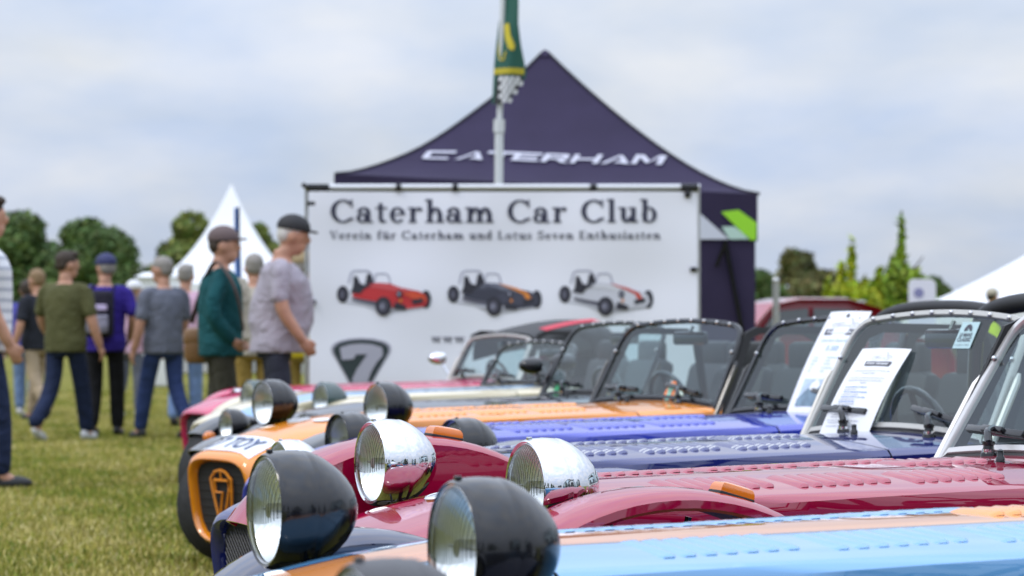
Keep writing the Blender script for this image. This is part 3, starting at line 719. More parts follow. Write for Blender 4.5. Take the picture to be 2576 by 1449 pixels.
c6 = make_car('black', 'graphite roadster with low black headlights beside the orange car', 31, 570, 14.9, .545, P_blk, HY=.42, xh=.10, xwheel=.26, wing_b=.30, wing_a=.31, wing_f0=-45, xw=1.90, rbx=2.6, lamp_r=.078, rim=CHROME, louvres=False, sidescreens=False, rollbar=False)
c7 = make_car('cream', 'cream roadster with pale blue bonnet band and dark green headlights', 31, 625, 18.0, .62, P_crm, HY=.47, xw=2.05, bowl=GREENL, rim=CHROME, lamp_r=.10, screen_top=.96, louvres=False, sidescreens=False, rollbar=False)
c8 = make_car('pink', 'raspberry red roadster with black soft top carrying a red stripe', 30, 590, 20.4, .545, P_pink, HY=.44, xw=2.10, bowl=CHROME, rim=CHROME, lamp_r=.085, frame=CREAM, hood=True, louvres=False, screen_top=1.0, rollbar=False)
c0 = make_car('near', 'silver roadster whose dark headlight stands before the sky blue car', 22, 900, 3.22, .645, P_gry, HY=.42, bowl=pm('graphite_lamp', (.045, .045, .05), .4), louvres=False, sidescreens=False, rollbar=False)

for sg in (1, -1): part('indicator', join(ell((.06, sg * .53, .485), (.035, .03, .03), 12, 8), tube([(.06, sg * .53, .485), (.12, sg * .40, .45)], .008, 6)), AMBER, c6)
# badges, caps, plates
def nose_pt(x, y, o):
    hw, zt, zb = interp(x, NOSE); rg = full_ring(x, hw, zt, zb, lerp(3.9, 3.4, x / .62)); up = sorted((p[1], p[2]) for p in rg[:57])
    z = float(np.interp(y, [p[0] for p in up], [p[1] for p in up]))
    return (x + (.5 - z) * .14 * max(0, 1 - x / .62), y, z + o)
def nose_cap(car, x, y, mat, r=.034):
    p = nose_pt(x, y, 0); q = nose_pt(x + .04, y, 0); an = -math.atan2(q[2] - p[2], q[0] - p[0])
    part('nose_cap', lathe([(-.002, r), (.004, r), (.007, r * .92), (.0075, r * .8), (.0065, r * .75), (.0085, .001)], 28, 'z', True), mat, car, True, 30, p, (0, an, 0))
nose_cap(c2, .40, .06, CHROME, .037); nose_cap(c5, .42, .03, STEEL, .05); nose_cap(c3, .40, 0, CHROME)
V = []; n = 7
for i, x in enumerate(np.linspace(.035, .175, n)):
    for y in np.linspace(.235, -.235, 9): V.append(nose_pt(x, y * (1 - .0 * i), .004))
pl = part('number_plate', (V, [(i * 9 + j, i * 9 + j + 1, (i + 1) * 9 + j + 1, (i + 1) * 9 + j) for i in range(n - 1) for j in range(8)]), WHITEPLATE, c5, True, None)
part('plate_lettering', text_mesh('L7 TOY', .40, lambda x, y, o: nose_pt(.055 + y, .20 - x, .0075), .02, h=.095), BLUEBLACK, pl, False)
for yy in (.13, -.09):
    part('nose_sticker', ([nose_pt(.46 + .035 * math.cos(2 * math.pi * k / 18), yy + .05 * math.sin(2 * math.pi * k / 18), .004) for k in range(18)], [tuple(range(18))]), pm('sticker_white', (.7, .72, .72), .4), c5, False)
part('nose_sticker', ([nose_pt(.50 + .025 * math.cos(2 * math.pi * k / 18), .04 + .04 * math.sin(2 * math.pi * k / 18), .003) for k in range(18)], [tuple(range(18))]), pm('sticker_white', (.7, .72, .72), .4), c2, False)
for key, car, y, mat, sz in (('pink', c8, .60, CHROME, 1.0), ('cream', c7, -.52, BLACK, 1.2), ('black', c6, .55, BLACK, 1.0)):
    xw = CARS[key]['xw']; mirror(car, 'door_mirror', (xw + .05, y, .83), mat, None, sz, (xw + .1, math.copysign(.48, y), .66))

# things on the screens: tags and information sheets
INK = pm('ink_grey', (.07, .07, .09), .7); INKB = pm('ink_blue', (.10, .22, .52), .7); INKL = pm('ink_pale_blue', (.42, .55, .75), .7); INKP = pm('ink_pale_grey', (.45, .46, .5), .7)
PAPER = pm('white_paper', (.80, .81, .84), .55, bump=.02, bscale=30)
PAPER.node_tree.nodes['Principled BSDF'].inputs['Coat Weight'].default_value = .25
def screen_sticker(key, name, y, s, w, h, mat, oval=False, o=-.012):
    K = CARS[key]; ws = K['ws']
    pts = disc(y, s, w / 2, h / 2, 24) if oval else rect(y - w / 2, s - h / 2, y + w / 2, s + h / 2)
    return part(name, ([ws(a, b, o) for a, b in pts], [tuple(range(len(pts)))]), mat, K['root'], False)
K = CARS['navy']; TEAL = pm('pale_teal_sticker', (.42, .58, .60), .5); st = K['st']
sy, ss = -.165, st - .085; kq = .66
k = screen_sticker('navy', 'windscreen_sticker', sy, ss, .135 * kq, .135 * kq, TEAL, o=.0035)
fn = lambda x, y, o: K['ws'](sy + (.06 - x) * kq, ss + (y - .0675) * kq, .0055)
part('sticker_print', join(text_mesh('LE MANS', .095, lambda x, y, o: fn(x + .012, y + .058, o), .02, h=.020), text_mesh('CLASSIC', .105, lambda x, y, o: fn(x + .008, y + .034, o), .02, h=.020),
     text_mesh('3-6 JULY 2025', .105, lambda x, y, o: fn(x + .008, y + .010, o), .0, h=.011), flatmesh(arc(.06, .088, .03, .034, 0, 180, .014, .014, 10) + [rect(.05, .09, .058, .098), rect(.062, .098, .07, .106), rect(.052, .104, .06, .112)], fn)), INK, k, False)
k = screen_sticker('orange', 'windscreen_sticker', -.10, .19, .075, .12, pm('orange_sticker', (.75, .20, .05), .5), True, .004)
part('sticker_print', flatmesh([disc(-.10, .215, .025, .022), rect(-.115, .155, -.085, .20)], lambda x, y, o: CARS['orange']['ws'](x, y, .006)), pm('mint_ink', (.25, .55, .45), .5), k, False)
k = screen_sticker('black', 'windscreen_sticker', .33, .16, .09, .09, pm('green_sticker', (.03, .35, .13), .5), True, .004)
screen_sticker('black', 'windscreen_sticker', .34, .10, .085, .055, pm('sticker_white', (.7, .72, .72), .4), False, .006)
def sheet(key, label, y0, y1, s0, s1, skew, content, fold=.05, lift=.022):
    K = CARS[key]; ws = K['ws']; sb = K['sb']; M = K['M']
    base = Vector(ws((y0 + y1) / 2, s0, lift))
    def F(u, v, o=0.0):           # u 0..1 across from the far edge, v 0..1 up
        s = lerp(s0, s1, v); bow = .012 * math.sin(v * math.pi) + .006 * math.sin(u * math.pi)
        return Vector(ws(lerp(y0, y1, u) + skew * v, s, lift * (1 - v * .55) + bow + o)) - base
    root = tag(empty('information_sheet', M @ base, K['rot']), label, 'paper', 'information sheets tucked under windscreen wipers')
    n = 12; V = [F(i / 6, j / n) for j in range(n + 1) for i in range(7)]
    Fc = [(j * 7 + i, j * 7 + i + 1, (j + 1) * 7 + i + 1, (j + 1) * 7 + i) for j in range(n) for i in range(6)]
    # lower flap curling forward on to the scuttle
    m = len(V)
    for j in range(1, 5):
        q = j / 4; ang = q * 1.05
        for i in range(7):
            p = F(i / 6, 0) + Vector((-fold * math.sin(ang) * q * 1.0, 0, -fold * q * .55)); V.append(p)
    rows = [list(range(7))] + [list(range(m + 7 * j, m + 7 * j + 7)) for j in range(4)]
    for a, b in zip(rows, rows[1:]):
        for i in range(6): Fc.append((a[i], b[i], b[i + 1], a[i + 1]))
    part('page', (V, Fc), PAPER, root, True, None)
    for name, mat, vf in content(lambda x, y, o: F(x, y, .0025 + o)):
        pp = part(name, vf, mat, root, False)
        if name in ('printed_text', 'title', 'heading', 'sketch'): pp['kind'] = 'stuff'
    return root
def lines(fn, rows, x0, x1, mat_w=.5, h=.008, seed=1):
    r = random.Random(seed); ps = []
    for y, a, b in rows:
        x = a
        while x < b:
            w = min(r.uniform(.02, .07), b - x); ps.append(rect(x, y, x + w, y + h)); x += w + .012
    return flatmesh(ps, fn)
def car_sketch(fn, x, y, w, h):
    ps = arc(x + w * .2, y + h * .22, w * .11, h * .2, 0, 360, w * .02, h * .04, 14) + arc(x + w * .8, y + h * .22, w * .11, h * .2, 0, 360, w * .02, h * .04, 14)
    seg = [((0, .35), (.1, .45)), ((.1, .45), (.5, .55)), ((.5, .55), (.62, .95)), ((.62, .95), (.72, .95)), ((.72, .95), (.75, .5)), ((.75, .5), (.97, .5)), ((.97, .5), (1, .2)), ((.32, .2), (.68, .2)), ((.3, .45), (.33, .25))]
    for (a, b), (c, d) in seg:
        ps.append([(x + a * w, y + b * h), (x + c * w, y + d * h), (x + c * w + .012, y + d * h + .006), (x + a * w + .012, y + b * h + .006)])
    return flatmesh(ps, fn)
def band(fn, x, y, w, h): return flatmesh([[(x, y), (x + w * .95, y), (x + w, y + h), (x, y + h)]], fn)
def content_a(fn):
    yield 'sketch', INKP, car_sketch(fn, .33, .86, .42, .09)
    yield 'title_band', INK, band(fn, .29, .795, .52, .05)
    yield 'title', PAPER, text_mesh('Kent Sevens', .44, lambda x, y, o: fn(.325 + x, .806 + y, .0012), .02, .3, h=.03)
    yield 'printed_text', INKP, (lambda a, b: join(a, b))(lines(fn, [(.735, .14, .88), (.705, .33, .62), (.655, .12, .86), (.625, .1, .84), (.597, .42, .56)], 0, 1), lines(fn, [(.30, .1, .78), (.255, .12, .7), (.23, .12, .45), (.195, .08, .74), (.17, .12, .6), (.135, .1, .66)], 0, 1, seed=4))
    yield 'printed_text', INKB, lines(fn, [(.55, .15, .62), (.495, .18, .66), (.44, .16, .66), (.39, .16, .5), (.345, .14, .42)], 0, 1, seed=3)
    yield 'printed_text', INKP, lines(fn, [(.523, .14, .42), (.468, .14, .5), (.415, .13, .48), (.367, .13, .52)], 0, 1, seed=7)
def content_b(fn):
    yield 'hole', DARK, flatmesh([disc(.52, .955, .035, .017, 16)], fn)
    yield 'sketch', INKP, car_sketch(fn, .2, .84, .68, .085)
    yield 'title_band', INK, band(fn, .14, .775, .74, .055)
    yield 'title', PAPER, text_mesh('Kent SeVens', .60, lambda x, y, o: fn(.2 + x, .786 + y, .0012), .02, .3, h=.034)
    yield 'heading', INKL, text_mesh('Caterham Superlight', .74, lambda x, y, o: fn(.14 + x, .70 + y, o), .01, .2, h=.04)
    yield 'heading', INKL, text_mesh('R 300', .3, lambda x, y, o: fn(.37 + x, .625 + y, o), .01, .3, h=.05)
    yield 'printed_text', INKL, join(lines(fn, [(.56, .16, .28), (.53, .16, .3), (.50, .16, .26), (.47, .16, .22), (.44, .16, .22)], 0, 1, seed=5), lines(fn, [(.56, .5, .8), (.53, .5, .62), (.50, .5, .66), (.465, .48, .74), (.435, .48, .58)], 0, 1, seed=6))
    yield 'photo_print', pm('photo_sky', (.45, .55, .66), .5, noise=.3, nscale=12), flatmesh([rect(.18, .13, .80, .37)], fn)
    yield 'photo_print', pm('photo_hills', (.16, .24, .30), .5, noise=.4, nscale=20), flatmesh([[(.18, .13), (.80, .13), (.80, .20), (.66, .31), (.5, .25), (.38, .29), (.18, .19)]], lambda x, y, o: fn(x, y, .0012))
sheet('navy', 'white printed page under the wiper of the dark navy roadster', .37, .10, .10, .425, -.02, content_a)
sheet('blue', 'tall white card with punched hole on the bright blue roadster windscreen', .06, -.20, .10, .575, .0, content_b)
# ------------------------------------------------------------------ club banner on its frame
BD = 24.5; BS = FPX / BD
bx = lambda px: (px - 1288) / BS
bz = lambda py: CAM_H - (py - HOR) / BS
def wave(x, z):      # slack of the cloth
    return .016 * math.sin(x * 2.3 + z * 1.1) + .010 * math.sin(x * 5.1 - z * 3.0) + .004 * math.sin(z * 9 + x)
BX0, BX1, BZ0, BZ1 = bx(778), bx(1755), .42, bz(482)
bc = Vector(((BX0 + BX1) / 2, BD, 0))
def cloth_pt(x, z, o=0.0): return (x - bc.x, wave(x, z) - o, z)
def vpt(px, py, o): return cloth_pt(bx(px), bz(py), o)            # position on the cloth
ban = tag(empty('club_banner', bc), 'white printed car club banner stretched on a pole frame', 'banner')
CLOTH = pm('banner_cloth', (.78, .79, .87), .6, bump=.05, bscale=6)
nx_, nz_ = 40, 26
V = [cloth_pt(lerp(BX0, BX1, i / nx_), lerp(BZ0, BZ1, j / nz_)) for j in range(nz_ + 1) for i in range(nx_ + 1)]
part('banner_cloth', (V, [(j * (nx_ + 1) + i, j * (nx_ + 1) + i + 1, (j + 1) * (nx_ + 1) + i + 1, (j + 1) * (nx_ + 1) + i) for j in range(nz_) for i in range(nx_)]), CLOTH, ban, True, None)
NAVYINK = pm('navy_ink', (.030, .032, .065), .6)
W1 = bx(1658) - bx(832); Hc = (bz(503) - bz(560))
letters('letter', 'Caterham Car Club', W1, lambda x, y, o: cloth_pt(bx(832) + x, bz(560) + y, .006 + o), NAVYINK, ban, Hc)
W2 = bx(1662) - bx(830); Hs = (bz(581) - bz(602))
letters('letter', 'Verein f\u00fcr Caterham und Lotus Seven Enthusiasten', W2, lambda x, y, o: cloth_pt(bx(830) + x, bz(602) + y, .006 + o), NAVYINK, ban, Hs, .09)
letters('letter', 'www.', bx(1180) - bx(1085), lambda x, y, o: cloth_pt(bx(1085) + x, bz(862) + y, .006 + o), NAVYINK, ban, Hs * 1.0, .09)
# badge with a seven
def cp(lst, x0, y0, k): return [((x0 + a * k) / 1.4907, (y0 + b * k) / 1.4907) for a, b in lst]
k6 = 750 / 2576
outer = [(345, 300), (385, 250), (450, 220), (560, 195), (700, 185), (850, 195), (980, 225), (1040, 262), (1058, 310), (1045, 360), (815, 765), (785, 788), (610, 788), (580, 762), (355, 360)]
sev = [(430, 285), (560, 245), (700, 232), (850, 245), (975, 285), (985, 385), (905, 480), (835, 600), (785, 740), (600, 742), (590, 690), (650, 560), (735, 440), (785, 372), (640, 372), (605, 435), (455, 445)]
halo = [(700 + (a - 700) * 1.09, 480 + (b - 480) * 1.08) for a, b in outer]
def cloth_poly(name, polys, mat, lift):
    for p in polys: part(name, flatmesh([p], lambda x, y, o: vpt(x, y, lift)), mat, ban, False)
cloth_poly('badge', [cp(halo, 1150, 1220, k6)], pm('badge_grey', (.33, .33, .40), .6), .005)
cloth_poly('badge', [cp(outer, 1150, 1220, k6)], pm('badge_green', (.018, .032, .035), .6), .009)
cloth_poly('badge', [cp(sev, 1150, 1220, k6)], pm('badge_silver', (.36, .36, .43), .6), .013)
# three printed roadsters
def stroke(pts, w):
    out = []
    for (a, b), (c, d) in zip(pts, pts[1:]):
        L = math.hypot(c - a, d - b); nx, ny = -(d - b) / L * w / 2, (c - a) / L * w / 2
        out.append([(a + nx, b + ny), (c + nx, d + ny), (c - nx, d - ny), (a - nx, b - ny)])
    return out
def print_car(dx, body, hi, nose, stripe):
    k5 = 1300 / 2576
    f = lambda ps: [cp([(a + dx, b) for a, b in p], 1200, 980, k5) for p in ps]
    dk = pm('print_dark', (.022, .022, .034), .6); gy = pm('print_grey', (.30, .31, .40), .6); lt = pm('print_light', (.46, .47, .54), .6); mid = pm('print_mid', (.10, .10, .14), .6)
    L = .004
    cloth_poly('print_shape', f([[(150, 300), (320, 330), (480, 395), (700, 360), (800, 345), (700, 330), (420, 310)]]), lt, L)
    cloth_poly('print_shape', f(stroke([(212, 165), (232, 85), (260, 70), (355, 70), (378, 88), (390, 150)], 10)), gy, L + .001)
    cloth_poly('print_shape', f(stroke([(395, 165), (412, 100), (430, 92), (488, 92), (508, 105), (526, 172)], 9)), gy, L + .001)
    cloth_poly('print_shape', f([disc(170, 245, 44, 64), disc(788, 282, 38, 68), [(225, 235), (245, 190), (250, 112), (275, 108), (300, 165), (335, 175), (350, 96), (378, 92), (400, 150), (395, 180), (300, 230)]]), dk, L + .002)
    cloth_poly('print_shape', f([[(238, 250), (262, 222), (330, 180), (420, 158), (520, 165), (600, 195), (735, 222), (785, 250), (800, 300), (775, 335), (650, 352), (560, 352), (430, 300), (330, 285), (250, 268)]]), body, L + .004)
    cloth_poly('print_shape', f([[(330, 190), (420, 165), (515, 170), (600, 202), (720, 228), (600, 225), (430, 200)]]), hi, L + .006)
    cloth_poly('print_shape', f([[(230, 268), (330, 287), (430, 302), (420, 330), (330, 312), (240, 290)]]), mid, L + .003)
    if nose is not None: cloth_poly('print_shape', f([[(610, 235), (700, 225), (780, 250), (795, 295), (690, 280)]]), nose, L + .0065)
    if stripe is not None: cloth_poly('print_shape', f([[(500, 166), (545, 172), (640, 198), (720, 232), (755, 285), (715, 290), (690, 245), (610, 208)]]), stripe, L + .007)
    cloth_poly('print_shape', f([[(250, 200), (270, 150), (320, 175), (390, 175), (330, 205), (300, 240), (255, 235)]]), dk, L + .008)
    cloth_poly('print_shape', f([[(682, 288), (768, 272), (766, 305), (690, 322)], disc(590, 245, 22, 30), [(560, 300), (640, 330), (640, 362), (545, 355)], disc(472, 335, 60, 72)]), dk, L + .009)
    cloth_poly('print_shape', f([disc(466, 335, 30, 40), disc(166, 248, 18, 32)]), mid, L + .0105)
    cloth_poly('print_shape', f([disc(462, 335, 10, 14), disc(586, 243, 9, 14)]), gy, L + .012)
    cloth_poly('print_shape', f([disc(600, 292, 9, 14)]), pm('print_orange', (.65, .22, .03), .6), L + .012)
print_car(0, pm('print_red', (.50, .025, .03), .6), pm('print_red_light', (.55, .07, .08), .6), pm('print_orange_red', (.60, .07, .025), .6), None)
print_car(822, pm('print_charcoal', (.045, .048, .075), .6), pm('print_charcoal_light', (.14, .15, .20), .6), None, pm('print_orange', (.65, .22, .03), .6))
print_car(1650, pm('print_white', (.56, .57, .64), .6), pm('print_white_light', (.62, .63, .69), .6), None, pm('print_stripe_red', (.52, .06, .035), .6))
# frame, rails and ties
FRAME = pm('white_tube', (.66, .67, .70), .35, .3)
zt = bz(470)
part('top_rail', tube([(bx(765) - bc.x, .03, zt), (bx(1762) - bc.x, .03, zt)], .024, 10), FRAME, ban)
part('lower_rail', tube([(bx(780) - bc.x, .05, bz(479)), (bx(1750) - bc.x, .05, bz(479))], .012, 8), BLACK, ban)
for px in (770, 1757):
    part('upright', tube([(bx(px) - bc.x, .035, zt), (bx(px) - bc.x, .035, -.03)], .016, 8), STEEL, ban)
    part('base_foot', box(bx(px) - bc.x - .06, -.35, -.02, bx(px) - bc.x + .06, .45, .02, .01), BLACK, ban)
for px, w in ((800, 28), (1002, 7), (1145, 7), (1493, 9), (1735, 22)):
    part('rail_clamp', box(bx(px - w) - bc.x, -.01, bz(482), bx(px + w) - bc.x, .07, bz(462), .008), BLACK, ban)
part('rail_knob', tube([(bx(770) - bc.x, 0, bz(470)), (bx(760) - bc.x, -.01, bz(462))], .02, 8), BLACK, ban)
part('rail_knob', box(bx(1722) - bc.x, -.02, bz(497), bx(1738) - bc.x, .04, bz(480), .006), BLACK, ban)
for px, py in ((785, 512), (786, 760), (1745, 678)):
    part('banner_tie', box(bx(px - 9) - bc.x, -.03, bz(py + 6), bx(px + 9) - bc.x, .05, bz(py - 6), .006), BLACK, ban)

# ------------------------------------------------------------------ pop-up gazebo
GD = 27.6
gazebo = tag(empty('gazebo', (P(1377, 0, GD).x, GD + 1.9, 0)), 'dark violet pop-up gazebo with pointed roof behind the banner', 'tent')
gx0, gx1 = P(840, 0, GD).x - gazebo.location.x, P(1906, 0, GD).x - gazebo.location.x
hz = (P(0, 438, GD).z, P(0, 489, GD).z); half = (gx1 - gx0) / 2; pk = P(0, 125, GD + 1.9).z
VIOLET = pm('gazebo_fabric', (.030, .023, .055), .8, spec=.2, noise=.10, nscale=2.5, bump=.12, bscale=5)
def roof_pt(u, v, o=0.0):     # u, v -1..1
    m = max(abs(u), abs(v)); t = 1 - m
    ze = lerp(hz[0], hz[1], (u + 1) / 2)
    z = ze + (pk - ze) * (t ** 1.55 * .93 + .07 * t) + .012 * math.sin(u * 9 + v * 4) * t * (1 - t) * 2
    return ((u + 0) * half, v * 1.9 - o * .55, z + o)
def face(k, n=26):
    V, F = [], []
    for i in range(n + 1):
        t = i / n
        for j in range(n + 1):
            w = -(1 - t) + 2 * (1 - t) * j / n; q = -(1 - t)
            V.append(roof_pt(*((w, q), (-q, w), (-w, -q), (q, -w))[k]))
    for i in range(n):
        for j in range(n): F.append((i * (n + 1) + j, i * (n + 1) + j + 1, (i + 1) * (n + 1) + j + 1, (i + 1) * (n + 1) + j))
    return V, F
for k in range(4): part('roof_panel', face(k), VIOLET, gazebo, True, None)
for su, sv in ((-1, -1), (1, -1), (1, 1), (-1, 1)):
    part('roof_seam', tube([roof_pt(su * q, sv * q, .004) for q in np.linspace(1, .02, 16)], .016, 6), pm('seam_black', (.012, .011, .018), .7), gazebo)
part('roof_peak', shift(lathe([(-.06, .09), (-.01, .045), (.015, .004)], 12, 'z'), (0, 0, pk - .01)), VIOLET, gazebo)
vh = .42
for (ax, ay, bx_, by) in ((gx0, -1.9, gx1, -1.9), (gx1, -1.9, gx1, 1.9), (gx1, 1.9, gx0, 1.9), (gx0, 1.9, gx0, -1.9)):
    V = []
    for i in range(25):
        q = i / 24; x, y = lerp(ax, bx_, q), lerp(ay, by, q); ze = lerp(hz[0], hz[1], (x - gx0) / (gx1 - gx0))
        wv = .015 * math.sin(q * 21)
        V += [(x, y, ze + .004), (x + (wv if ax == bx_ else 0), y + (wv if ay == by else 0), ze - vh)]
    part('valance', (V, [(2 * i, 2 * i + 1, 2 * i + 3, 2 * i + 2) for i in range(24)]), VIOLET, gazebo, True, None)
for x in (gx0 + .05, gx1 - .05):
    for y in (-1.86, 1.86): part('tent_leg', box(x - .025, y - .025, -.03, x + .025, y + .025, hz[0] - .1 if x < 0 else hz[1] - .1, .004), TRIM, gazebo)
part('side_wall', ([(gx1 - 1.75, -1.89, 0), (gx1 - .02, -1.89, 0), (gx1 - .02, -1.89, hz[1] - .2), (gx1 - 1.75, -1.89, hz[1] - .2)], [(0, 1, 2, 3)]), VIOLET, gazebo, False)
part('side_wall', ([(gx1 - .04, -1.80, 0), (gx1 - .04, 1.8, 0), (gx1 - .04, 1.8, hz[1] - .2), (gx1 - .04, -1.80, hz[1] - .2)], [(0, 1, 2, 3)]), VIOLET, gazebo, False)
part('strap', join(tube([(gx1 - .30, -1.93, hz[1] - .42), (gx1 - .17, -1.92, hz[1] - 1.1), (gx1 - .12, -1.92, .9)], .022, 6), tube([(gx1 - .29, -1.93, hz[1] - .42), (gx1 - .38, -1.92, hz[1] - .66)], .016, 6)), BLACK, gazebo)
gl = gazebo.location
def gp(px, py, o=.02): q = P(px, py, GD - .0); return (q.x - gl.x, -1.9 - o, q.z)
part('valance_print', ([gp(1814, 533), gp(1858, 528), gp(1903, 560), gp(1902, 604), gp(1886, 604)], [(0, 1, 2, 3, 4)]), pm('lime_print', (.28, .62, .02), .6), gazebo, False)
part('valance_print', ([gp(1815, 570), gp(1848, 570), gp(1888, 602), gp(1835, 602)], [(0, 1, 2, 3)]), pm('mint_print', (.42, .58, .52), .6), gazebo, False)
part('valance_print', ([gp(1740, 530, .018), gp(1765, 540, .018), gp(1834, 602, .018), gp(1740, 602, .018)], [(0, 1, 2, 3)]), pm('pale_print', (.55, .57, .66), .6), gazebo, False)
# roof logo letters on the cloth of the front panel
def logo():
    W, H = 8.4, 1.0; it = .22; L = []
    def sl(poly, x): return [(px + x + py * it, py) for px, py in poly]
    def add(x, *ps):
        L.append([sl(p, x) for p in ps])
    add(0, rect(0, .1, .2, .9), rect(.05, .76, 1.0, 1.0), rect(.05, 0, .9, .22))
    add(1.15, [(0, 0), (.16, 0), (.62, .92), (.5, .92)], [(.5, .92), (.62, .92), (.95, 0), (.72, 0)], [(.45, .1), (.75, .1), (.72, .32), (.55, .32)])
    add(2.1, rect(0, .74, .95, 1.0), rect(.40, 0, .62, .8))
    add(3.05, rect(0, 0, .2, 1), rect(.1, .76, .9, 1), rect(.1, .40, .8, .6), rect(.1, 0, .9, .24))
    add(4.05, rect(0, 0, .2, 1), rect(.1, .76, .8, 1), rect(.65, .42, .85, .9), rect(.1, .36, .8, .56), [(.45, .4), (.65, .4), (.95, 0), (.7, 0)])
    add(5.05, rect(0, 0, .18, 1), rect(.1, .40, .85, .6), rect(.78, 0, .96, 1))
    add(6.1, [(0, 0), (.2, 0), (.6, .92), (.48, .92)], [(.48, .92), (.6, .92), (1.0, 0), (.75, 0)], [(.45, .1), (.75, .1), (.72, .32), (.55, .32)])
    add(7.15, rect(0, 0, .18, 1), [(.05, 1), (.28, 1), (.62, .3), (.5, .1)], [(.5, .1), (.62, .3), (.98, 1), (.8, 1)], rect(.86, 0, 1.05, 1))
    return L, 8.25
LGN, lw = logo()
def logo_pt(x, y, o):
    # the band lies a third of the way up the front panel
    q = x / lw; px = lerp(1072, 1668, q); py = lerp(lerp(378, 396, max(0, q - .6) / .4 if q > .6 else 0), 0, 0) - y * lerp(27, 24, q)
    u = lerp(-.605, .56, q); v = -(lerp(.725, .70, q) - y * .075)
    p = roof_pt(u, v, .02 + o); return p
def fine(polys):       # split so that the letters follow the cloth
    out = []
    for p in polys:
        bm = bmesh.new(); f = bm.faces.new([bm.verts.new((x, y, 0)) for x, y in p]); bmesh.ops.triangulate(bm, faces=[f])
        bmesh.ops.subdivide_edges(bm, edges=bm.edges[:], cuts=2, use_grid_fill=True)
        out += [[(v.co.x, v.co.y) for v in f.verts] for f in bm.faces]; bm.free()
    return out
for nl in LGN:
    part('roof_letter', flatmesh(fine(nl), logo_pt, .0), pm('logo_white', (.46, .46, .54), .6), gazebo, False)

# ------------------------------------------------------------------ flag pole
FD = 25.4
fp = P(1252, 0, FD); fs = FPX / FD
flag = tag(empty('flag_pole', (fp.x, FD, 0)), 'pale telescopic pole with a limp green and yellow flag', 'flag')
POLE = pm('pole_grey', (.62, .64, .65), .4, .2)
zj = P(0, 315, FD).z
part('pole_section', tube([(0, 0, -.05), (.012, 0, zj)], .036, 12), POLE, flag)
part('pole_collar', tube([(.010, 0, zj - .06), (.014, 0, zj + .05)], .046, 12), POLE, flag)
part('pole_section', tube([(.014, 0, zj), (.05, 0, zj + 1.3)], .024, 10), POLE, flag)
fg = lambda px, py, o: ((px - 1252) / fs, -.04 - o + .05 * math.sin((px - 1240) * .07 + py * .01), CAM_H - (py - HOR) / fs)
LE = [(-60, 1268), (0, 1264), (60, 1254), (110, 1248), (160, 1243), (215, 1240), (262, 1238)]; RE = [(-60, 1302), (0, 1305), (60, 1304), (110, 1310), (160, 1320), (190, 1326), (215, 1305), (262, 1262)]
V = []; NR = 24
for i in range(NR + 1):
    py = lerp(-60, 262, i / NR); l = interp(py, LE)[0]; r = interp(py, RE)[0]
    for j in range(11): V.append(fg(lerp(l, r, j / 10), py, 0))
part('flag_cloth', (V, [(i * 11 + j, i * 11 + j + 1, (i + 1) * 11 + j + 1, (i + 1) * 11 + j) for i in range(NR) for j in range(10)]), pm('flag_green', (.008, .085, .062), .6), flag, True, None)
YEL = pm('flag_yellow', (.55, .45, .02), .6)
def fpoly(name, ps, mat, o=.012):
    for p_ in ps: part(name, flatmesh(fine([p_]), lambda x, y, q: fg(x, y, o), 0), mat, flag, False)
fpoly('flag_emblem', [[(1268, 62), (1280, 58), (1284, 90), (1296, 118), (1290, 130), (1278, 122), (1270, 95)]], YEL)
fpoly('flag_emblem', stroke([(1264, 80), (1256, 105), (1254, 130), (1258, 150), (1266, 152), (1272, 130)], 3), YEL)
fpoly('flag_lettering', [rect(1243 + i * 11, 172, 1252 + i * 11, 187) for i in range(7)], YEL)
WHT = pm('flag_white', (.66, .67, .70), .6)
ck = [[(1256 + 14 * c + (8 if r % 2 else 0), 194 + 11 * r), (1266 + 14 * c + (8 if r % 2 else 0), 193 + 11 * r), (1265 + 14 * c + (8 if r % 2 else 0), 204 + 11 * r), (1254 + 14 * c + (8 if r % 2 else 0), 205 + 11 * r)] for r in range(6) for c in range(4 - r // 2)]
fpoly('flag_checks', [[(1250, 192), (1316, 190), (1312, 210), (1280, 258), (1242, 262)]], pm('flag_black', (.012, .014, .016), .6), .010)
fpoly('flag_checks', ck, WHT, .016)

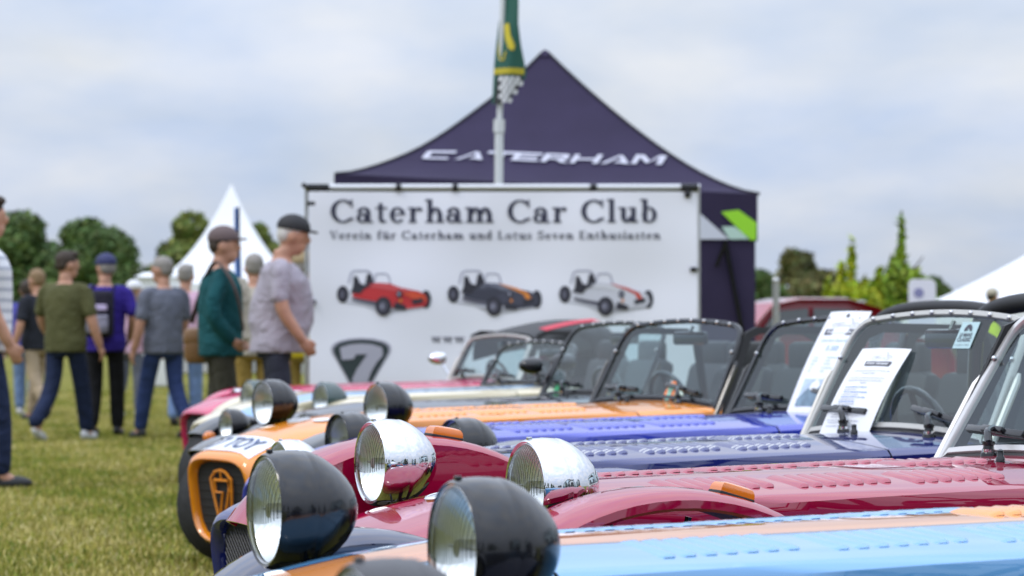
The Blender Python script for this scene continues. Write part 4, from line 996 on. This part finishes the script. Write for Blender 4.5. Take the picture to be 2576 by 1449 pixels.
# ------------------------------------------------------------------ trees
def leaf_mat(name, c):
    m, nt, b = newmat(name)
    t = nt.nodes.new('ShaderNodeVertexColor'); t.layer_name = 'leaf'
    mi = nt.nodes.new('ShaderNodeMix'); mi.data_type = 'RGBA'; mi.blend_type = 'MULTIPLY'; mi.inputs['Factor'].default_value = 1
    mi.inputs['A'].default_value = (*c, 1); nt.links.new(t.outputs[0], mi.inputs['B']); nt.links.new(mi.outputs['Result'], b.inputs['Base Color'])
    b.inputs['Roughness'].default_value = .6; b.inputs['Specular IOR Level'].default_value = .25
    return m
def tree(name, label, px, top, base_d, width_px, mat, blobs=14, leaves=5200, seed=1, spire=False, size=.12, group=None, low=.08):
    r = np.random.default_rng(seed); s = FPX / base_d
    h = CAM_H + (HOR - top) / s; wd = width_px / s * 1.22
    root = tag(empty(name, (P(px, 0, base_d).x, base_d, -.02)), label, 'tree', group)
    tr = [tube([(0, 0, 0), (.02 * h, 0, h * .3), (0, .01 * h, h * .75)], [h * .028, h * .02, h * .006], 8)]
    for q in range(6):
        a = q * 1.05 + r.random(); z0 = h * (.22 + .07 * q)
        tr.append(tube([(0, 0, z0), (math.cos(a) * wd * .16, math.sin(a) * wd * .16, z0 + h * .12), (math.cos(a) * wd * .3, math.sin(a) * wd * .3, z0 + h * .2)], [h * .012, h * .008, h * .003], 6))
    part('trunk', join(*tr), pm('bark', (.06, .045, .03), .9, bump=.4, bscale=12), root)
    C = []; 
    if spire:
        for q in range(blobs):
            a = r.random() * 6.28; rr = r.random() ** .6 * wd * .42; hh = h * (.55 + .42 * r.random() * (1 - rr / wd))
            if q == 0: rr, hh = 0, h
            C.append((math.cos(a) * rr, math.sin(a) * rr, hh * .5, wd * (.07 if q else .05), hh * .5))
        C += [((r.random() - .5) * wd * .75, (r.random() - .5) * wd * .6, h * (.12 + .36 * r.random()), wd * (.16 + .1 * r.random()), h * (.13 + .08 * r.random())) for _ in range(14)] + [(0, 0, h * .33, wd * .47, h * .36), (wd * .25, 0, h * .25, wd * .33, h * .27)]
    else:
        for q in range(blobs):
            a = r.random() * 6.28; z = low + (1 - low) * r.random() ** .8; prof = math.sin(min(1, (1 - z) * 1.9 + .18) * math.pi / 2)
            rr = wd * .5 * prof * (.45 + .4 * r.random()); b = wd * (.13 + .11 * r.random())
            C.append((math.cos(a) * rr, math.sin(a) * rr, max(z * h - b * .6, b * .5), b, b * .85))
        C.append((0, 0, h - wd * .16, wd * .17, wd * .16)); C.append((0, 0, h * .45, wd * .36, h * .40))
    C = np.array(C); wts = C[:, 3] * (C[:, 3] + C[:, 4]); idx = r.choice(len(C), leaves, p=wts / wts.sum())
    d = r.normal(size=(leaves, 3)); d /= np.linalg.norm(d, axis=1, keepdims=True)
    rad = (.72 + .36 * r.random(leaves) ** .7)[:, None]
    c = C[idx]; p = c[:, :3] + d * rad * np.stack([c[:, 3], c[:, 3], c[:, 4]], 1)
    p[:, 2] = np.maximum(p[:, 2], .05)
    L = h * size * .22 * (.6 + .8 * r.random(leaves))
    u = r.normal(size=(leaves, 3)); u /= np.linalg.norm(u, axis=1, keepdims=True); w = np.cross(u, d + .3 * r.normal(size=(leaves, 3))); w /= np.linalg.norm(w, axis=1, keepdims=True) + 1e-6
    V = np.stack([p - u * L[:, None], p + w * L[:, None] * .55, p + u * L[:, None], p - w * L[:, None] * .55], 1).reshape(-1, 3)
    me = bpy.data.meshes.new('crown'); n = leaves
    me.vertices.add(n * 4); me.loops.add(n * 4); me.polygons.add(n); me.vertices.foreach_set('co', V.reshape(-1)); me.loops.foreach_set('vertex_index', np.arange(n * 4)); me.polygons.foreach_set('loop_start', np.arange(n) * 4); me.update()
    clump = (.75 + .5 * r.random(len(C)))[idx]; var = (clump * (.7 + .6 * r.random(n)))
    col = np.stack([var * (1 + .15 * r.normal(size=n)), var, var * (.9 + .2 * r.random(n)), np.ones(n)], 1)
    ca = me.color_attributes.new('leaf', 'FLOAT_COLOR', 'POINT'); ca.data.foreach_set('color', np.repeat(np.clip(col, .1, 2.5), 4, 0).reshape(-1))
    me.materials.append(mat); link('crown', me, root)
    return root
LF = leaf_mat('leaves_dark', (.07, .115, .028)); LF2 = leaf_mat('leaves_olive', (.12, .15, .03)); LFY = leaf_mat('leaves_lime', (.34, .40, .02)); LF3 = leaf_mat('leaves_brownish', (.12, .12, .04))
G = 'trees along the edge of the field'
tree('field_tree', 'tall dark rounded tree at the end of the tree line', 60, 536, 165, 250, LF, seed=3, leaves=15000, group=G)
tree('field_tree', 'dark broad tree with a stepped crown behind the crowd', 225, 548, 160, 235, LF, seed=5, leaves=15000, group=G)
tree('field_tree', 'low dark tree filling the gap beside the stepped crown', 318, 610, 158, 150, LF, seed=8, leaves=5000, group=G)
tree('field_tree', 'olive green tree rising behind the white pagoda tent', 480, 534, 170, 215, LF2, seed=11, leaves=15000, group=G)
tree('field_tree', 'bright olive tree between the flat cap man and the cap wearer', 650, 560, 150, 120, LF2, seed=14, leaves=5000, group=G)
tree('field_tree', 'dark tree hidden partly by the club banner edge', 745, 572, 155, 130, LF, seed=17, leaves=5000, group=G)
tree('field_tree', 'brownish dome shaped tree beyond the red saloon car', 2010, 632, 175, 190, LF3, seed=21, leaves=8000, group=G, size=.2)
tree('field_tree', 'low dark tree beside the dark gazebo wall', 1905, 680, 170, 120, LF, seed=22, leaves=5000, group=G, size=.2)
tree('field_tree', 'small dark tree next to the white rounded flag', 2350, 694, 165, 110, LF, seed=24, leaves=5000, group=G, size=.2)
tree('field_tree', 'low dark hedge tree behind the lime poplars', 2210, 720, 172, 260, LF, seed=25, leaves=7000, group=G, size=.2)
tree('field_tree', 'low dark tree closing the gap beside the tallest left tree', 138, 612, 168, 150, LF, seed=51, leaves=5000, group=G)
tree('field_tree', 'low olive tree next to the white box tent', 392, 668, 166, 130, LF2, seed=52, leaves=4000, group=G)
tree('field_tree', 'wide dark tree beyond the blond walker', 20, 590, 172, 220, LF3, seed=53, leaves=6000, group=G)
G2 = 'young lime green poplars'
tree('young_poplar', 'lime yellow young poplar with one thin leading shoot', 2142, 604, 62, 150, LFY, 8, 26000, 31, True, .15, G2)
tree('young_poplar', 'taller green young poplar with several upright spires', 2268, 548, 64, 175, leaf_mat('leaves_green', (.18, .26, .02)), 11, 26000, 33, True, .13, G2)

# ------------------------------------------------------------------ far tents, flags, vehicle
WTENT = pm('white_tent_cloth', (.78, .79, .82), .5, bump=.05, bscale=3)
def pagoda(label, px, d, half_w, eave_z, peak_z, p=2.2):
    t = tag(empty('pagoda_tent', (P(px, 0, d).x, d + half_w, 0)), label, 'tent', 'white pagoda tents')
    n = 16
    for k in range(4):
        V = []
        for i in range(n + 1):
            q = i / n; z = eave_z + (peak_z - eave_z) * q ** p
            for j in range(n + 1):
                w = (-1 + 2 * j / n) * (1 - q) * half_w; e = -(1 - q) * half_w
                V.append((*((w, e), (-e, w), (-w, -e), (e, -w))[k], z))
        part('roof_panel', (V, [(i * (n + 1) + j, i * (n + 1) + j + 1, (i + 1) * (n + 1) + j + 1, (i + 1) * (n + 1) + j) for i in range(n) for j in range(n)]), WTENT, t, True, None)
    for (a, b, c, e) in ((-1, -1, 1, -1), (1, -1, 1, 1), (1, 1, -1, 1), (-1, 1, -1, -1)):
        part('valance', ([(a * half_w, b * half_w, eave_z), (c * half_w, e * half_w, eave_z), (c * half_w, e * half_w, eave_z - .3), (a * half_w, b * half_w, eave_z - .3)], [(0, 1, 2, 3)]), WTENT, t, False)
    for a in (-1, 1):
        for b in (-1, 1): part('tent_leg', box(a * half_w * .97 - .04, b * half_w * .97 - .04, -.03, a * half_w * .97 + .04, b * half_w * .97 + .04, eave_z), STEEL, t)
    part('side_wall', ([(-half_w * .95, half_w * .94, 0), (half_w * .95, half_w * .94, 0), (half_w * .95, half_w * .94, eave_z), (-half_w * .95, half_w * .94, eave_z)], [(0, 1, 2, 3)]), WTENT, t, False)
    return t
dT = 80; sT = FPX / dT
pagoda('white pagoda tent with a tall curved peak behind the flat cap man', 562, dT, 208 / sT * 1.0, CAM_H + (HOR - 712) / sT, CAM_H + (HOR - 462) / sT * 1.03, 1.9)
dT = 55; sT = FPX / dT
pagoda('white marquee roof behind the hi-vis marshal', 2740, dT, 375 / sT, CAM_H + (HOR - 776) / sT, CAM_H + (HOR - 590) / sT * 1.05, 1.25)
q = P(375, 0, 60)
wv = tag(empty('ticket_tent', (q.x, 60, 0)), 'small white box tent beyond the walking crowd', 'tent'); s6 = FPX / 60
part('wall', box(-30 / s6, 0, 0, 55 / s6, 2, CAM_H + (HOR - 695) / s6, .05), WTENT, wv)
part('roof_panel', loft([[(-36 / s6, -.1, CAM_H + (HOR - 697) / s6), (60 / s6, -.1, CAM_H + (HOR - 697) / s6), (60 / s6, 2.1, CAM_H + (HOR - 697) / s6), (-36 / s6, 2.1, CAM_H + (HOR - 697) / s6)], [(-20 / s6, .5, CAM_H + (HOR - 684) / s6), (44 / s6, .5, CAM_H + (HOR - 684) / s6), (44 / s6, 1.5, CAM_H + (HOR - 684) / s6), (-20 / s6, 1.5, CAM_H + (HOR - 684) / s6)]]), WTENT, wv, False)
# blue feather flag
d = 34; s = FPX / d; q = P(600, 0, d)
ff = tag(empty('feather_flag', (q.x, d, 0)), 'narrow blue feather flag standing behind the flat cap man', 'flag')
part('flag_mast', tube([(.02, 0, -.05), (0, 0, CAM_H + (HOR - 520) / s)], .012, 8), BLACK, ff)
V = []
for i in range(15):
    t = i / 14; z = lerp(.35, CAM_H + (HOR - 522) / s, t); w = .075 * (1 - .55 * t ** 3)
    for j in range(4): V.append((-.03 + w * (j / 3) * 1.2 - t * .02, .02 * math.sin(t * 6 + j), z))
part('flag_cloth', (V, [(i * 4 + j, i * 4 + j + 1, i * 4 + j + 5, i * 4 + j + 4) for i in range(14) for j in range(3)]), pm('flag_blue', (.10, .22, .55), .6), ff, True, None)
# white rounded flag with emblem
d = 42; s = FPX / d; q = P(2320, 0, d)
wf = tag(empty('rounded_flag', (q.x, d, 0)), 'white round-topped advertising flag with a grey emblem', 'flag')
zt_ = CAM_H + (HOR - 702) / s; hw_ = 34 / s
o = [(-hw_, .4), (hw_, .4)] + [(hw_ - .07 + .07 * math.cos(a), zt_ - .10 + .10 * math.sin(a)) for a in np.linspace(0, math.pi / 2, 6)] + [(-hw_ + .07 - .07 * math.cos(a), zt_ - .10 + .10 * math.sin(a)) for a in np.linspace(math.pi / 2, 0, 6)]
part('flag_panel', loft([[(x, -.02, z) for x, z in o], [(x, .02, z) for x, z in o]]), pm('flag_panel_white', (.70, .70, .82), .5), wf, False)
part('flag_emblem', flatmesh([disc(0, 0, .07, .07)], lambda x, y, o: (x - .05, -.026, y + CAM_H + (HOR - 737) / s)), pm('emblem_grey', (.22, .22, .42), .6), wf, False)
part('flag_base', tube([(0, 0, -.05), (0, 0, .5)], .03, 8), STEEL, wf)
# metal post beside the saloon
d = 33; s = FPX / d; q = P(1952, 0, d)
po = tag(empty('metal_post', (q.x, d, 0)), 'grey metal post in front of the red saloon car', 'post')
part('post_tube', tube([(0, 0, -.05), (0, 0, CAM_H + (HOR - 705) / s)], .035, 10), STEEL, po)
part('post_cap', shift(ell((0, 0, 0), (.04, .04, .03)), (0, 0, CAM_H + (HOR - 705) / s)), STEEL, po)
# red saloon far behind
d = 38; s = FPX / d; q = P(1985, 0, d)
sal = tag(empty('saloon_car', (q.x, d, 0), (0, 0, R(12))), 'old red saloon car parked beside the dark gazebo', 'car')
RS = paint('paint_saloon_red', (.33, .012, .03))
prof = [(-1.9, .35), (-1.9, .72), (-1.75, .86), (-.95, .93), (-.80, 1.0), (-.45, 1.40), (-.1, 1.47), (.55, 1.47), (.95, 1.36), (1.25, 1.02), (1.85, .9), (1.95, .7), (1.95, .35)]
def sal_ring(y, k): return [(x * (1 - .02 * k), y, z if z < .9 else .9 + (z - .9) * (1 - .06 * k)) for x, z in prof]
part('body', loft([sal_ring(-.66, 2.2), sal_ring(-.78, .6), sal_ring(-.6, 0), sal_ring(.6, 0), sal_ring(.78, .6), sal_ring(.66, 2.2)]), RS, sal, True, 35)
GL = pm('dark_window', (.03, .04, .045), .05, coat=1)
for sg in (-1, 1):
    for wdw in ([(-.62, 1.02), (-.40, 1.30), (.02, 1.34), (.02, 1.02)], [(.08, 1.02), (.08, 1.34), (.52, 1.33), (.86, 1.24), (.98, 1.02)]):
        part('window', ([(x, sg * .795 - sg * (z - .9) * .14, z) for x, z in wdw], [tuple(range(len(wdw)))]), GL, sal, False)
    for x in (-1.2, 1.2): wheel(sal, (x, sg * .70, .3), .3, .17, STEEL)
    part('headlight', shift(ell((0, 0, 0), (.05, .1, .1)), (-1.9, sg * .55, .68)), CHROME, sal)
part('bumper', box(-2.0, -.75, .38, -1.92, .75, .47, .02), CHROME, sal)
part('roof_rail', tube([(-.4, -.62, 1.43), (.8, -.62, 1.42)], .012, 6), CHROME, sal)
# ------------------------------------------------------------------ people
SKIN = pm('skin', (.46, .24, .16), .55, noise=.12, nscale=14)
def remesh(vf, vox, mat, name, parent, it=3):
    me = mesh(vf, None, False, name)
    o = bpy.data.objects.new(name, me); COL.objects.link(o)
    m = o.modifiers.new('r', 'REMESH'); m.mode = 'VOXEL'; m.voxel_size = vox; m.use_smooth_shade = True
    s = o.modifiers.new('s', 'SMOOTH'); s.iterations = it; s.factor = .5
    dg = bpy.context.evaluated_depsgraph_get(); nm = bpy.data.meshes.new_from_object(o.evaluated_get(dg))
    bpy.data.objects.remove(o); bpy.data.meshes.remove(me)
    nm.materials.clear(); nm.materials.append(mat); nm.polygons.foreach_set('use_smooth', [True] * len(nm.polygons))
    nm.name = name
    return link(name, nm, parent)
def limb(pts, rads, n=12):
    """tapered limb with rounded ends"""
    P0 = smoothpath(pts, 2); t = np.linspace(0, 1, len(P0)); tt = np.linspace(0, 1, len(rads)); rr = [float(np.interp(a, tt, rads)) for a in t]
    return join(tube(P0, rr, n), ell(P0[0], (rr[0],) * 3, 10, 8), ell(P0[-1], (rr[-1],) * 3, 10, 8))
def rings(lst, n=20):
    return loft([[(cx + rx * math.cos(2 * math.pi * k / n), cy + ry * math.sin(2 * math.pi * k / n), z) for k in range(n)] for cx, cy, z, rx, ry in lst])
def hand(w, e, side, curl=.5):
    w, e = Vector(w), Vector(e); d = (w - e).normalized()
    f = Vector((0, 1, 0)); f = (f - d * f.dot(d)).normalized(); s = d.cross(f)            # f: towards the thumb, s: palm normal
    inn = s if s.x * side < 0 else -s
    c = w + d * .05
    M = Matrix(((f.x, inn.x, d.x, 0), (f.y, inn.y, d.y, 0), (f.z, inn.z, d.z, 0), (0, 0, 0, 1)))
    o = [xf(ell((0, 0, 0), (.042, .019, .055), 12, 8), Matrix.Translation(c) @ M)]
    for k, (off, ln) in enumerate(((.030, .070), (.010, .080), (-.010, .074), (-.029, .058))):
        a = w + d * .088 + f * off; b = a + d * ln * .5 + inn * ln * .18 * curl * 2; g = b + d * ln * .32 + inn * ln * .42 * curl * 2
        o.append(limb([a - d * .02, b, g], [.0105, .0095, .0085], 8))
    a = w + d * .03 + f * .034; b = a + d * .035 + f * .022; o.append(limb([a - f * .012, b, b + d * .032 + inn * .01], [.0125, .011, .0095], 8))
    return join(*o)
def person(label, px, d, H, face, shirt, trousers, hair=None, cap=None, stride=(0, 0), arms=None, sleeve='short', belly=0.0, shoes=None, female=False, lean=0.0, face_turn=0, group='visitors walking over the field', long_hair=False, hood=None, head_nod=0, foot=None, under=None):
    k = H / 1.78
    root = tag(empty('person', (P(px, 0, d).x, d, -.012), (0, 0, R(face))), label, 'person', group)
    bw = 1.08 if not female else 1.0
    def S(p): return tuple(c * k for c in p)
    def leanp(p): return (p[0], p[1] + max(0, p[2] - .95) * math.tan(R(lean)), p[2])
    Lg = {}
    for sg, st in ((1, stride[0]), (-1, stride[1])):
        fx = foot.get(sg, .10) if foot else .10
        hip = (sg * .095 * bw, 0, .92); kn = (sg * (fx * .5 + .05), st * .5 + .04 + max(0, -st) * .25, .50 - abs(st) * .02); an = (sg * fx, st, .085 + (max(0, -st) * .16)); Lg[sg] = (hip, kn, an)
    A = {}
    for sg in (1, -1):
        sh = leanp((sg * .20 * bw, 0, 1.42)); el = leanp((sg * .275 * bw, -.03, 1.14)); wr = leanp((sg * .29 * bw, .06, .89))
        if arms and arms.get(sg): el, wr = (leanp(q) for q in arms[sg])
        A[sg] = (sh, el, wr)
    belly = belly + .018
    T = [(.86, .165 * bw, .125), (.95, .175 * bw, .135 + belly * .5), (1.06, .158 * bw, .13 + belly), (1.2, .168 * bw, .135 + belly * .8), (1.34, .192 * bw, .138 + belly * .25), (1.42, .17 * bw, .115), (1.475, .10, .08), (1.50, .060, .062), (1.56, .056, .060)]
    tor = [(*leanp((0, belly * .5 * (1 if .9 < z < 1.35 else .3), z)), rx, ry) for z, rx, ry in T]
    hd = Vector(leanp((0, .03 + head_nod * .05, 1.655)))
    MH = Matrix.Translation(hd) @ Matrix.Rotation(R(face_turn), 4, 'Z') @ Matrix.Rotation(R(-head_nod * 10), 4, 'X') @ Matrix.Scale(1.13, 4)
    head = join(ell((0, 0, .012), (.076, .094, .105), 18, 12), ell((0, .03, -.06), (.055, .06, .06), 14, 8), ell((0, .098, -.012), (.013, .02, .024), 10, 6), ell((0, .085, -.058), (.026, .012, .010), 10, 6), ell((0, .086, .026), (.05, .012, .010), 10, 6), ell((.077, 0, -.005), (.010, .02, .032), 8, 6), ell((-.077, 0, -.005), (.010, .02, .032), 8, 6), ell((.03, .083, .008), (.014, .010, .008), 8, 6), ell((-.03, .083, .008), (.014, .010, .008), 8, 6))
    bodyp = [rings(tor), xf(head, MH), limb([leanp((0, 0, 1.48)), hd - Vector((0, .01, .05))], [.058, .056])]
    for sg in (1, -1):
        hip, kn, an = Lg[sg]; bodyp.append(limb([hip, kn, an], [.085, .058, .045])); bodyp.append(limb([an, (an[0], an[1] + .1, .04)], [.045, .035]))
        sh, el, wr = A[sg]; bodyp.append(limb([leanp((sg * .12, 0, 1.42)), sh, el, wr], [.066, .062, .049, .034])); bodyp.append(hand(wr, el, sg))
    Mk = Matrix.Scale(k, 4)
    remesh(xf(join(*bodyp), Mk), .011 * k, SKIN, 'body', root, 2)
    # shirt
    hem = .84
    sp = [(*leanp((0, belly * .5, hem)), .192 * bw, .150 + belly * .9)] + [(*leanp((0, belly * .5 * (1 if .9 < z < 1.35 else .3), z)), rx + .024, ry + .024) for z, rx, ry in T[1:6]] + [(*leanp((0, 0, 1.478)), .092, .085)]
    shp = [rings(sp)]
    for sg in (1, -1):
        sh, el, wr = (Vector(q) for q in A[sg])
        if sleeve == 'long': shp.append(limb([leanp((sg * .12, 0, 1.42)), sh, el, wr.lerp(el, .04)], [.078, .070, .062, .050]))
        else: shp.append(limb([leanp((sg * .12, 0, 1.42)), sh, sh.lerp(el, .45), sh.lerp(el, .74)], [.078, .070, .066, .066]))
    remesh(xf(join(*shp), Mk), .012 * k, shirt, 'jacket' if sleeve == 'long' else 'shirt', root, 4)
    if under: remesh(xf(rings([(a, b + .050, c_, rx * .55, ry) for a, b, c_, rx, ry in sp[1:6]]), Mk), .012 * k, under, 'undershirt', root, 3)
    tp = [rings([(0, 0, .80, .13, .12), (0, 0, .90, .170 * bw, .130), (0, belly * .3, 1.0, .160 * bw, .125 + belly * .4)])]
    for sg in (1, -1):
        hip, kn, an = Lg[sg]; tp.append(limb([hip, kn, (an[0], an[1] - .005, an[2] + .055)], [.094, .080, .066]))
    remesh(xf(join(*tp), Mk), .012 * k, trousers, 'trousers', root, 3)
    shm = shoes or pm('shoe_black', (.015, .015, .017), .5)
    for sg in (1, -1):
        an = Lg[sg][2]; lift = an[2] - .085
        v = join(ell((0, .06, .045), (.046, .135, .046), 14, 8), ell((0, -.02, .065), (.042, .06, .055), 12, 8)); v = ([(x, y, max(z, .0)) for x, y, z in v[0]], v[1])
        part('shoe', xf(v, Mk @ Matrix.Translation((an[0], an[1], lift)) @ Matrix.Rotation(R(-40 * lift / .05 if lift > 0.01 else 0) * .6, 4, 'X')), shm, root)
    if hair:
        hp = [ell((0, -.010, .040), (.080, .096, .086), 18, 12), ell((0, -.042, .005), (.073, .060, .066), 16, 10), ell((.02, .05, .09), (.05, .045, .03), 10, 6)][:2 if cap else 3]
        if long_hair: hp.append(ell((0, -.06, -.09), (.075, .05, .12), 14, 10))
        part('hair', xf(join(*hp), Mk @ MH), hair, root)
    if cap:
        cv = ell((0, -.005, .052), (.090, .106, .085), 20, 12); cv = ([(x, y, max(z, .035)) for x, y, z in cv[0]], cv[1])
        br = loft([[(x * w, .075 + y, .046 - .25 * y * y + dz) for x, y in [(.07 * math.cos(a), (.075 * math.sin(a))) for a in np.linspace(0, math.pi, 14)]] for w, dz in ((1, .006), (1, -.006))])
        part('cap', xf(join(cv, br), Mk @ MH), cap, root)
    return root, Mk, MH, A, Lg
def cloth(n, c, noise=.12):
    if n in MATS: return MATS[n]
    m = pm(n, c, .85, noise=.16, nscale=5, bump=1.0, bscale=6, spec=.2)
    nt = m.node_tree; bp = next(q for q in nt.nodes if q.type == 'BUMP'); nz = bp.inputs['Height'].links[0].from_node
    bp.inputs['Distance'].default_value = .035; nz.inputs['Distortion'].default_value = 1.6; nz.inputs['Detail'].default_value = 2
    return m
def stripe_cloth():
    m, nt, b = newmat('striped_cotton'); t = nt.nodes.new('ShaderNodeTexCoord'); w = nt.nodes.new('ShaderNodeTexWave'); w.bands_direction = 'Z'; w.inputs['Scale'].default_value = 4.6; w.inputs['Distortion'].default_value = .6
    r = nt.nodes.new('ShaderNodeValToRGB'); r.color_ramp.elements[0].color = (.42, .45, .52, 1); r.color_ramp.elements[1].color = (.70, .72, .76, 1); r.color_ramp.elements[0].position = .2; r.color_ramp.elements[1].position = .45
    nt.links.new(t.outputs['Object'], w.inputs['Vector']); nt.links.new(w.outputs[0], r.inputs[0]); nt.links.new(r.outputs[0], b.inputs['Base Color']); b.inputs['Roughness'].default_value = .85
    return m
HB = pm('hair_brown', (.035, .022, .014), .7, bump=.3, bscale=60); HG = pm('hair_grey', (.24, .22, .20), .7, bump=.3, bscale=60); HW = pm('hair_white', (.55, .53, .50), .7, bump=.3, bscale=60); HBL = pm('hair_blond', (.22, .14, .07), .7, bump=.3, bscale=60)
JEAN = cloth('denim_dark', (.014, .022, .055)); JEANM = cloth('denim_mid', (.03, .05, .14)); JEANL = cloth('denim_light', (.16, .24, .42)); BLK = cloth('cloth_black', (.010, .010, .012)); TAN = cloth('cloth_tan', (.36, .28, .19)); OLV = cloth('cloth_olive', (.085, .085, .035)); GRYP = cloth('cloth_grey', (.13, .14, .18)); TEALJ = cloth('cloth_teal', (.010, .075, .085)); OLT = cloth('cloth_dark_olive', (.045, .043, .03)); LIL = cloth('cloth_lilac_grey', (.36, .33, .38)); SLATE = cloth('cloth_slate', (.035, .038, .055)); PURP = cloth('cloth_purple_blue', (.035, .02, .22)); PNK = cloth('cloth_pink', (.62, .40, .52)); DKB = cloth('cloth_dark', (.02, .022, .03)); BLU = cloth('cloth_blue', (.07, .07, .30)); MUST = cloth('cloth_mustard', (.28, .19, .05)); SNEAK = pm('sneaker_white', (.6, .6, .6), .6)
person('person in white striped tee and dark jeans at the crowd edge', -44, 19.6, 1.90, -72, stripe_cloth(), JEAN, HB, stride=(.10, -.16), arms={1: ((.25, -.01, 1.15), (.24, .12, .90))}, group='visitors walking over the field')
person('person in dark top with tan trousers walking off', 96, 35.5, 1.78, 50, DKB, TAN, HBL, stride=(.22, -.28))
person('person in blue shirt and pale jeans behind the tan trousers', 66, 38, 1.70, 0, BLU, JEANL, HB, stride=(-.1, .12), shoes=SNEAK)
person('person in olive tee and dark jeans seen from behind', 164, 28.6, 1.80, -22, OLV, JEAN, HB, stride=(.26, -.36), foot={1: .08, -1: .10}, arms={1: ((.295, -.02, 1.14), (.33, .07, .90)), -1: ((-.29, .03, 1.16), (-.27, .18, .98))}, shoes=SNEAK, face_turn=-35)
r4 = person('person in purple blue shirt with navy cap and backpack', 264, 30.0, 1.80, -6, PURP, BLK, HG, cap=pm('cap_navy', (.02, .025, .10), .7), stride=(.12, -.10), arms={1: ((.30, -.04, 1.17), (.22, .12, .98))}, face_turn=40)
person('person in pale pink top and white cap with grey trousers', 326, 37.5, 1.68, -30, PNK, GRYP, HBL, lean=6, cap=pm('cap_white', (.7, .7, .72), .7), stride=(.08, -.16), female=True, long_hair=True, shoes=SNEAK)
person('person in grey polo shirt and blue jeans seen from behind', 412, 29.2, 1.76, 38, GRYP, JEANM, HG, stride=(-.24, .22), foot={1: .13, -1: .13}, arms={-1: ((-.27, -.01, 1.13), (-.30, .06, .88)), 1: ((.25, 0, 1.14), (.22, .14, .92))}, face_turn=25)
person('person in light jeans walking behind the grey polo shirt', 466, 33.0, 1.78, -5, PNK, JEANL, HG, stride=(.1, -.12))
person('person in teal jacket and flat cap facing the row of cars', 553, 22.6, 1.80, -80, TEALJ, OLT, HB, cap=pm('cap_taupe', (.12, .085, .085), .8), stride=(.04, -.14), arms={1: ((.27, -.10, 1.16), (.19, .06, .97)), -1: ((-.26, -.06, 1.16), (-.2, .12, .98))}, sleeve='long', face_turn=-10, under=cloth('cloth_cream', (.48, .44, .36)))
person('person in lilac grey shirt and black cap beside the banner', 690, 22.0, 1.86, -82, LIL, SLATE, HW, cap=pm('cap_black', (.015, .015, .018), .7), stride=(.02, -.04), arms={1: ((.27, 0, 1.16), (.24, .17, .94))}, belly=.06, lean=4, face_turn=-4, head_nod=1)
person('person in mustard trousers standing behind the lilac shirt', 640, 27.5, 1.74, 10, cloth('cloth_beige', (.40, .36, .30)), MUST, HG)
r10 = person('person in yellow vest and tan hat half hidden by the banner', 762, 26.2, 1.72, 0, cloth('cloth_yellow', (.50, .38, .02)), MUST, HG, cap=pm('hat_tan', (.32, .24, .13), .8))
person('person in hi-vis yellow vest and beige cap near the marquee', 2494, 47.0, 1.74, -40, cloth('cloth_hivis', (.55, .75, .02)), DKB, HB, cap=pm('cap_beige', (.42, .38, .30), .8), group='visitors walking over the field')
# carried things
o = r4[0]; k = 1.80 / 1.78
bp = tag(empty('backpack', o.location + Vector((0, 0, 1.0 * k)), o.rotation_euler), 'black and lilac backpack on the purple blue shirt', 'backpack')
part('pack', box(-.14, -.32, -.02, .14, -.15, .44, .05), cloth('pack_black', (.02, .018, .03)), bp, True, 40)
part('front_pocket', box(-.115, -.365, .02, .115, -.315, .20, .025), cloth('pack_grey', (.26, .25, .32)), bp, True, 40)
part('front_pocket', box(-.10, -.345, .24, .10, -.315, .30, .012), cloth('pack_lilac', (.50, .42, .62)), bp, True, 40)
for sg in (1, -1): part('shoulder_strap', tube(smoothpath([(sg * .10, -.17, .06), (sg * .12, -.16, .40), (sg * .10, -.06, .50), (sg * .11, .08, .46), (sg * .12, .165, .25), (sg * .13, .14, .08)], 2), .022, 8, flat=.4), cloth('pack_black', (.02, .018, .03)), bp)
sb_ = tag(empty('shoulder_bag', Vector((P(500, 0, 22.9).x, 22.9, .80))), 'brown leather shoulder bag hanging by the teal jacket', 'bag')
part('bag_body', box(-.10, -.16, -.02, .10, .16, .24, .05), pm('leather_brown', (.20, .10, .035), .5, bump=.1), sb_, True, 40)
part('bag_flap', box(-.106, -.165, .10, .106, .165, .25, .05), pm('leather_brown', (.20, .10, .035), .5, bump=.1), sb_, True, 40)
bo = sb_.location
part('bag_strap', tube(smoothpath([P(482, 812, 22.7) - bo, P(506, 730, 22.55) - bo, P(536, 656, 22.42) - bo, P(556, 664, 22.34) - bo, P(584, 706, 22.30) - bo, P(602, 760, 22.34) - bo, P(612, 830, 22.5) - bo], 2), .020, 8, flat=.4), pm('leather_dark', (.06, .028, .018), .5), sb_)
# trees and tents across the field behind the photographer, seen mirrored in the chrome
for i, (x, y, px_h, sd_) in enumerate(((-30, -42, 9, 41), (-14, -50, 11, 42), (6, -46, 10, 43), (24, -40, 9, 44), (44, -20, 10, 45), (-46, -12, 10, 46))):
    t = tree('field_tree', 'dark tree standing across the field, mirrored in the chrome headlights', 1288, HOR - px_h * 76, 100, 640, LF, seed=sd_, leaves=3500, group='trees mirrored in chrome', size=.2)
    t.location = (x, y, -.02)
for x, y in ((-8, -34), (1, -36), (12, -32)):
    t = pagoda('white tent across the field, mirrored in the chrome headlights', 1288, 50, 2.4, 2.4, 4.6, 1.8); t.location = (x, y, 0); t['group'] = 'tents mirrored in chrome'
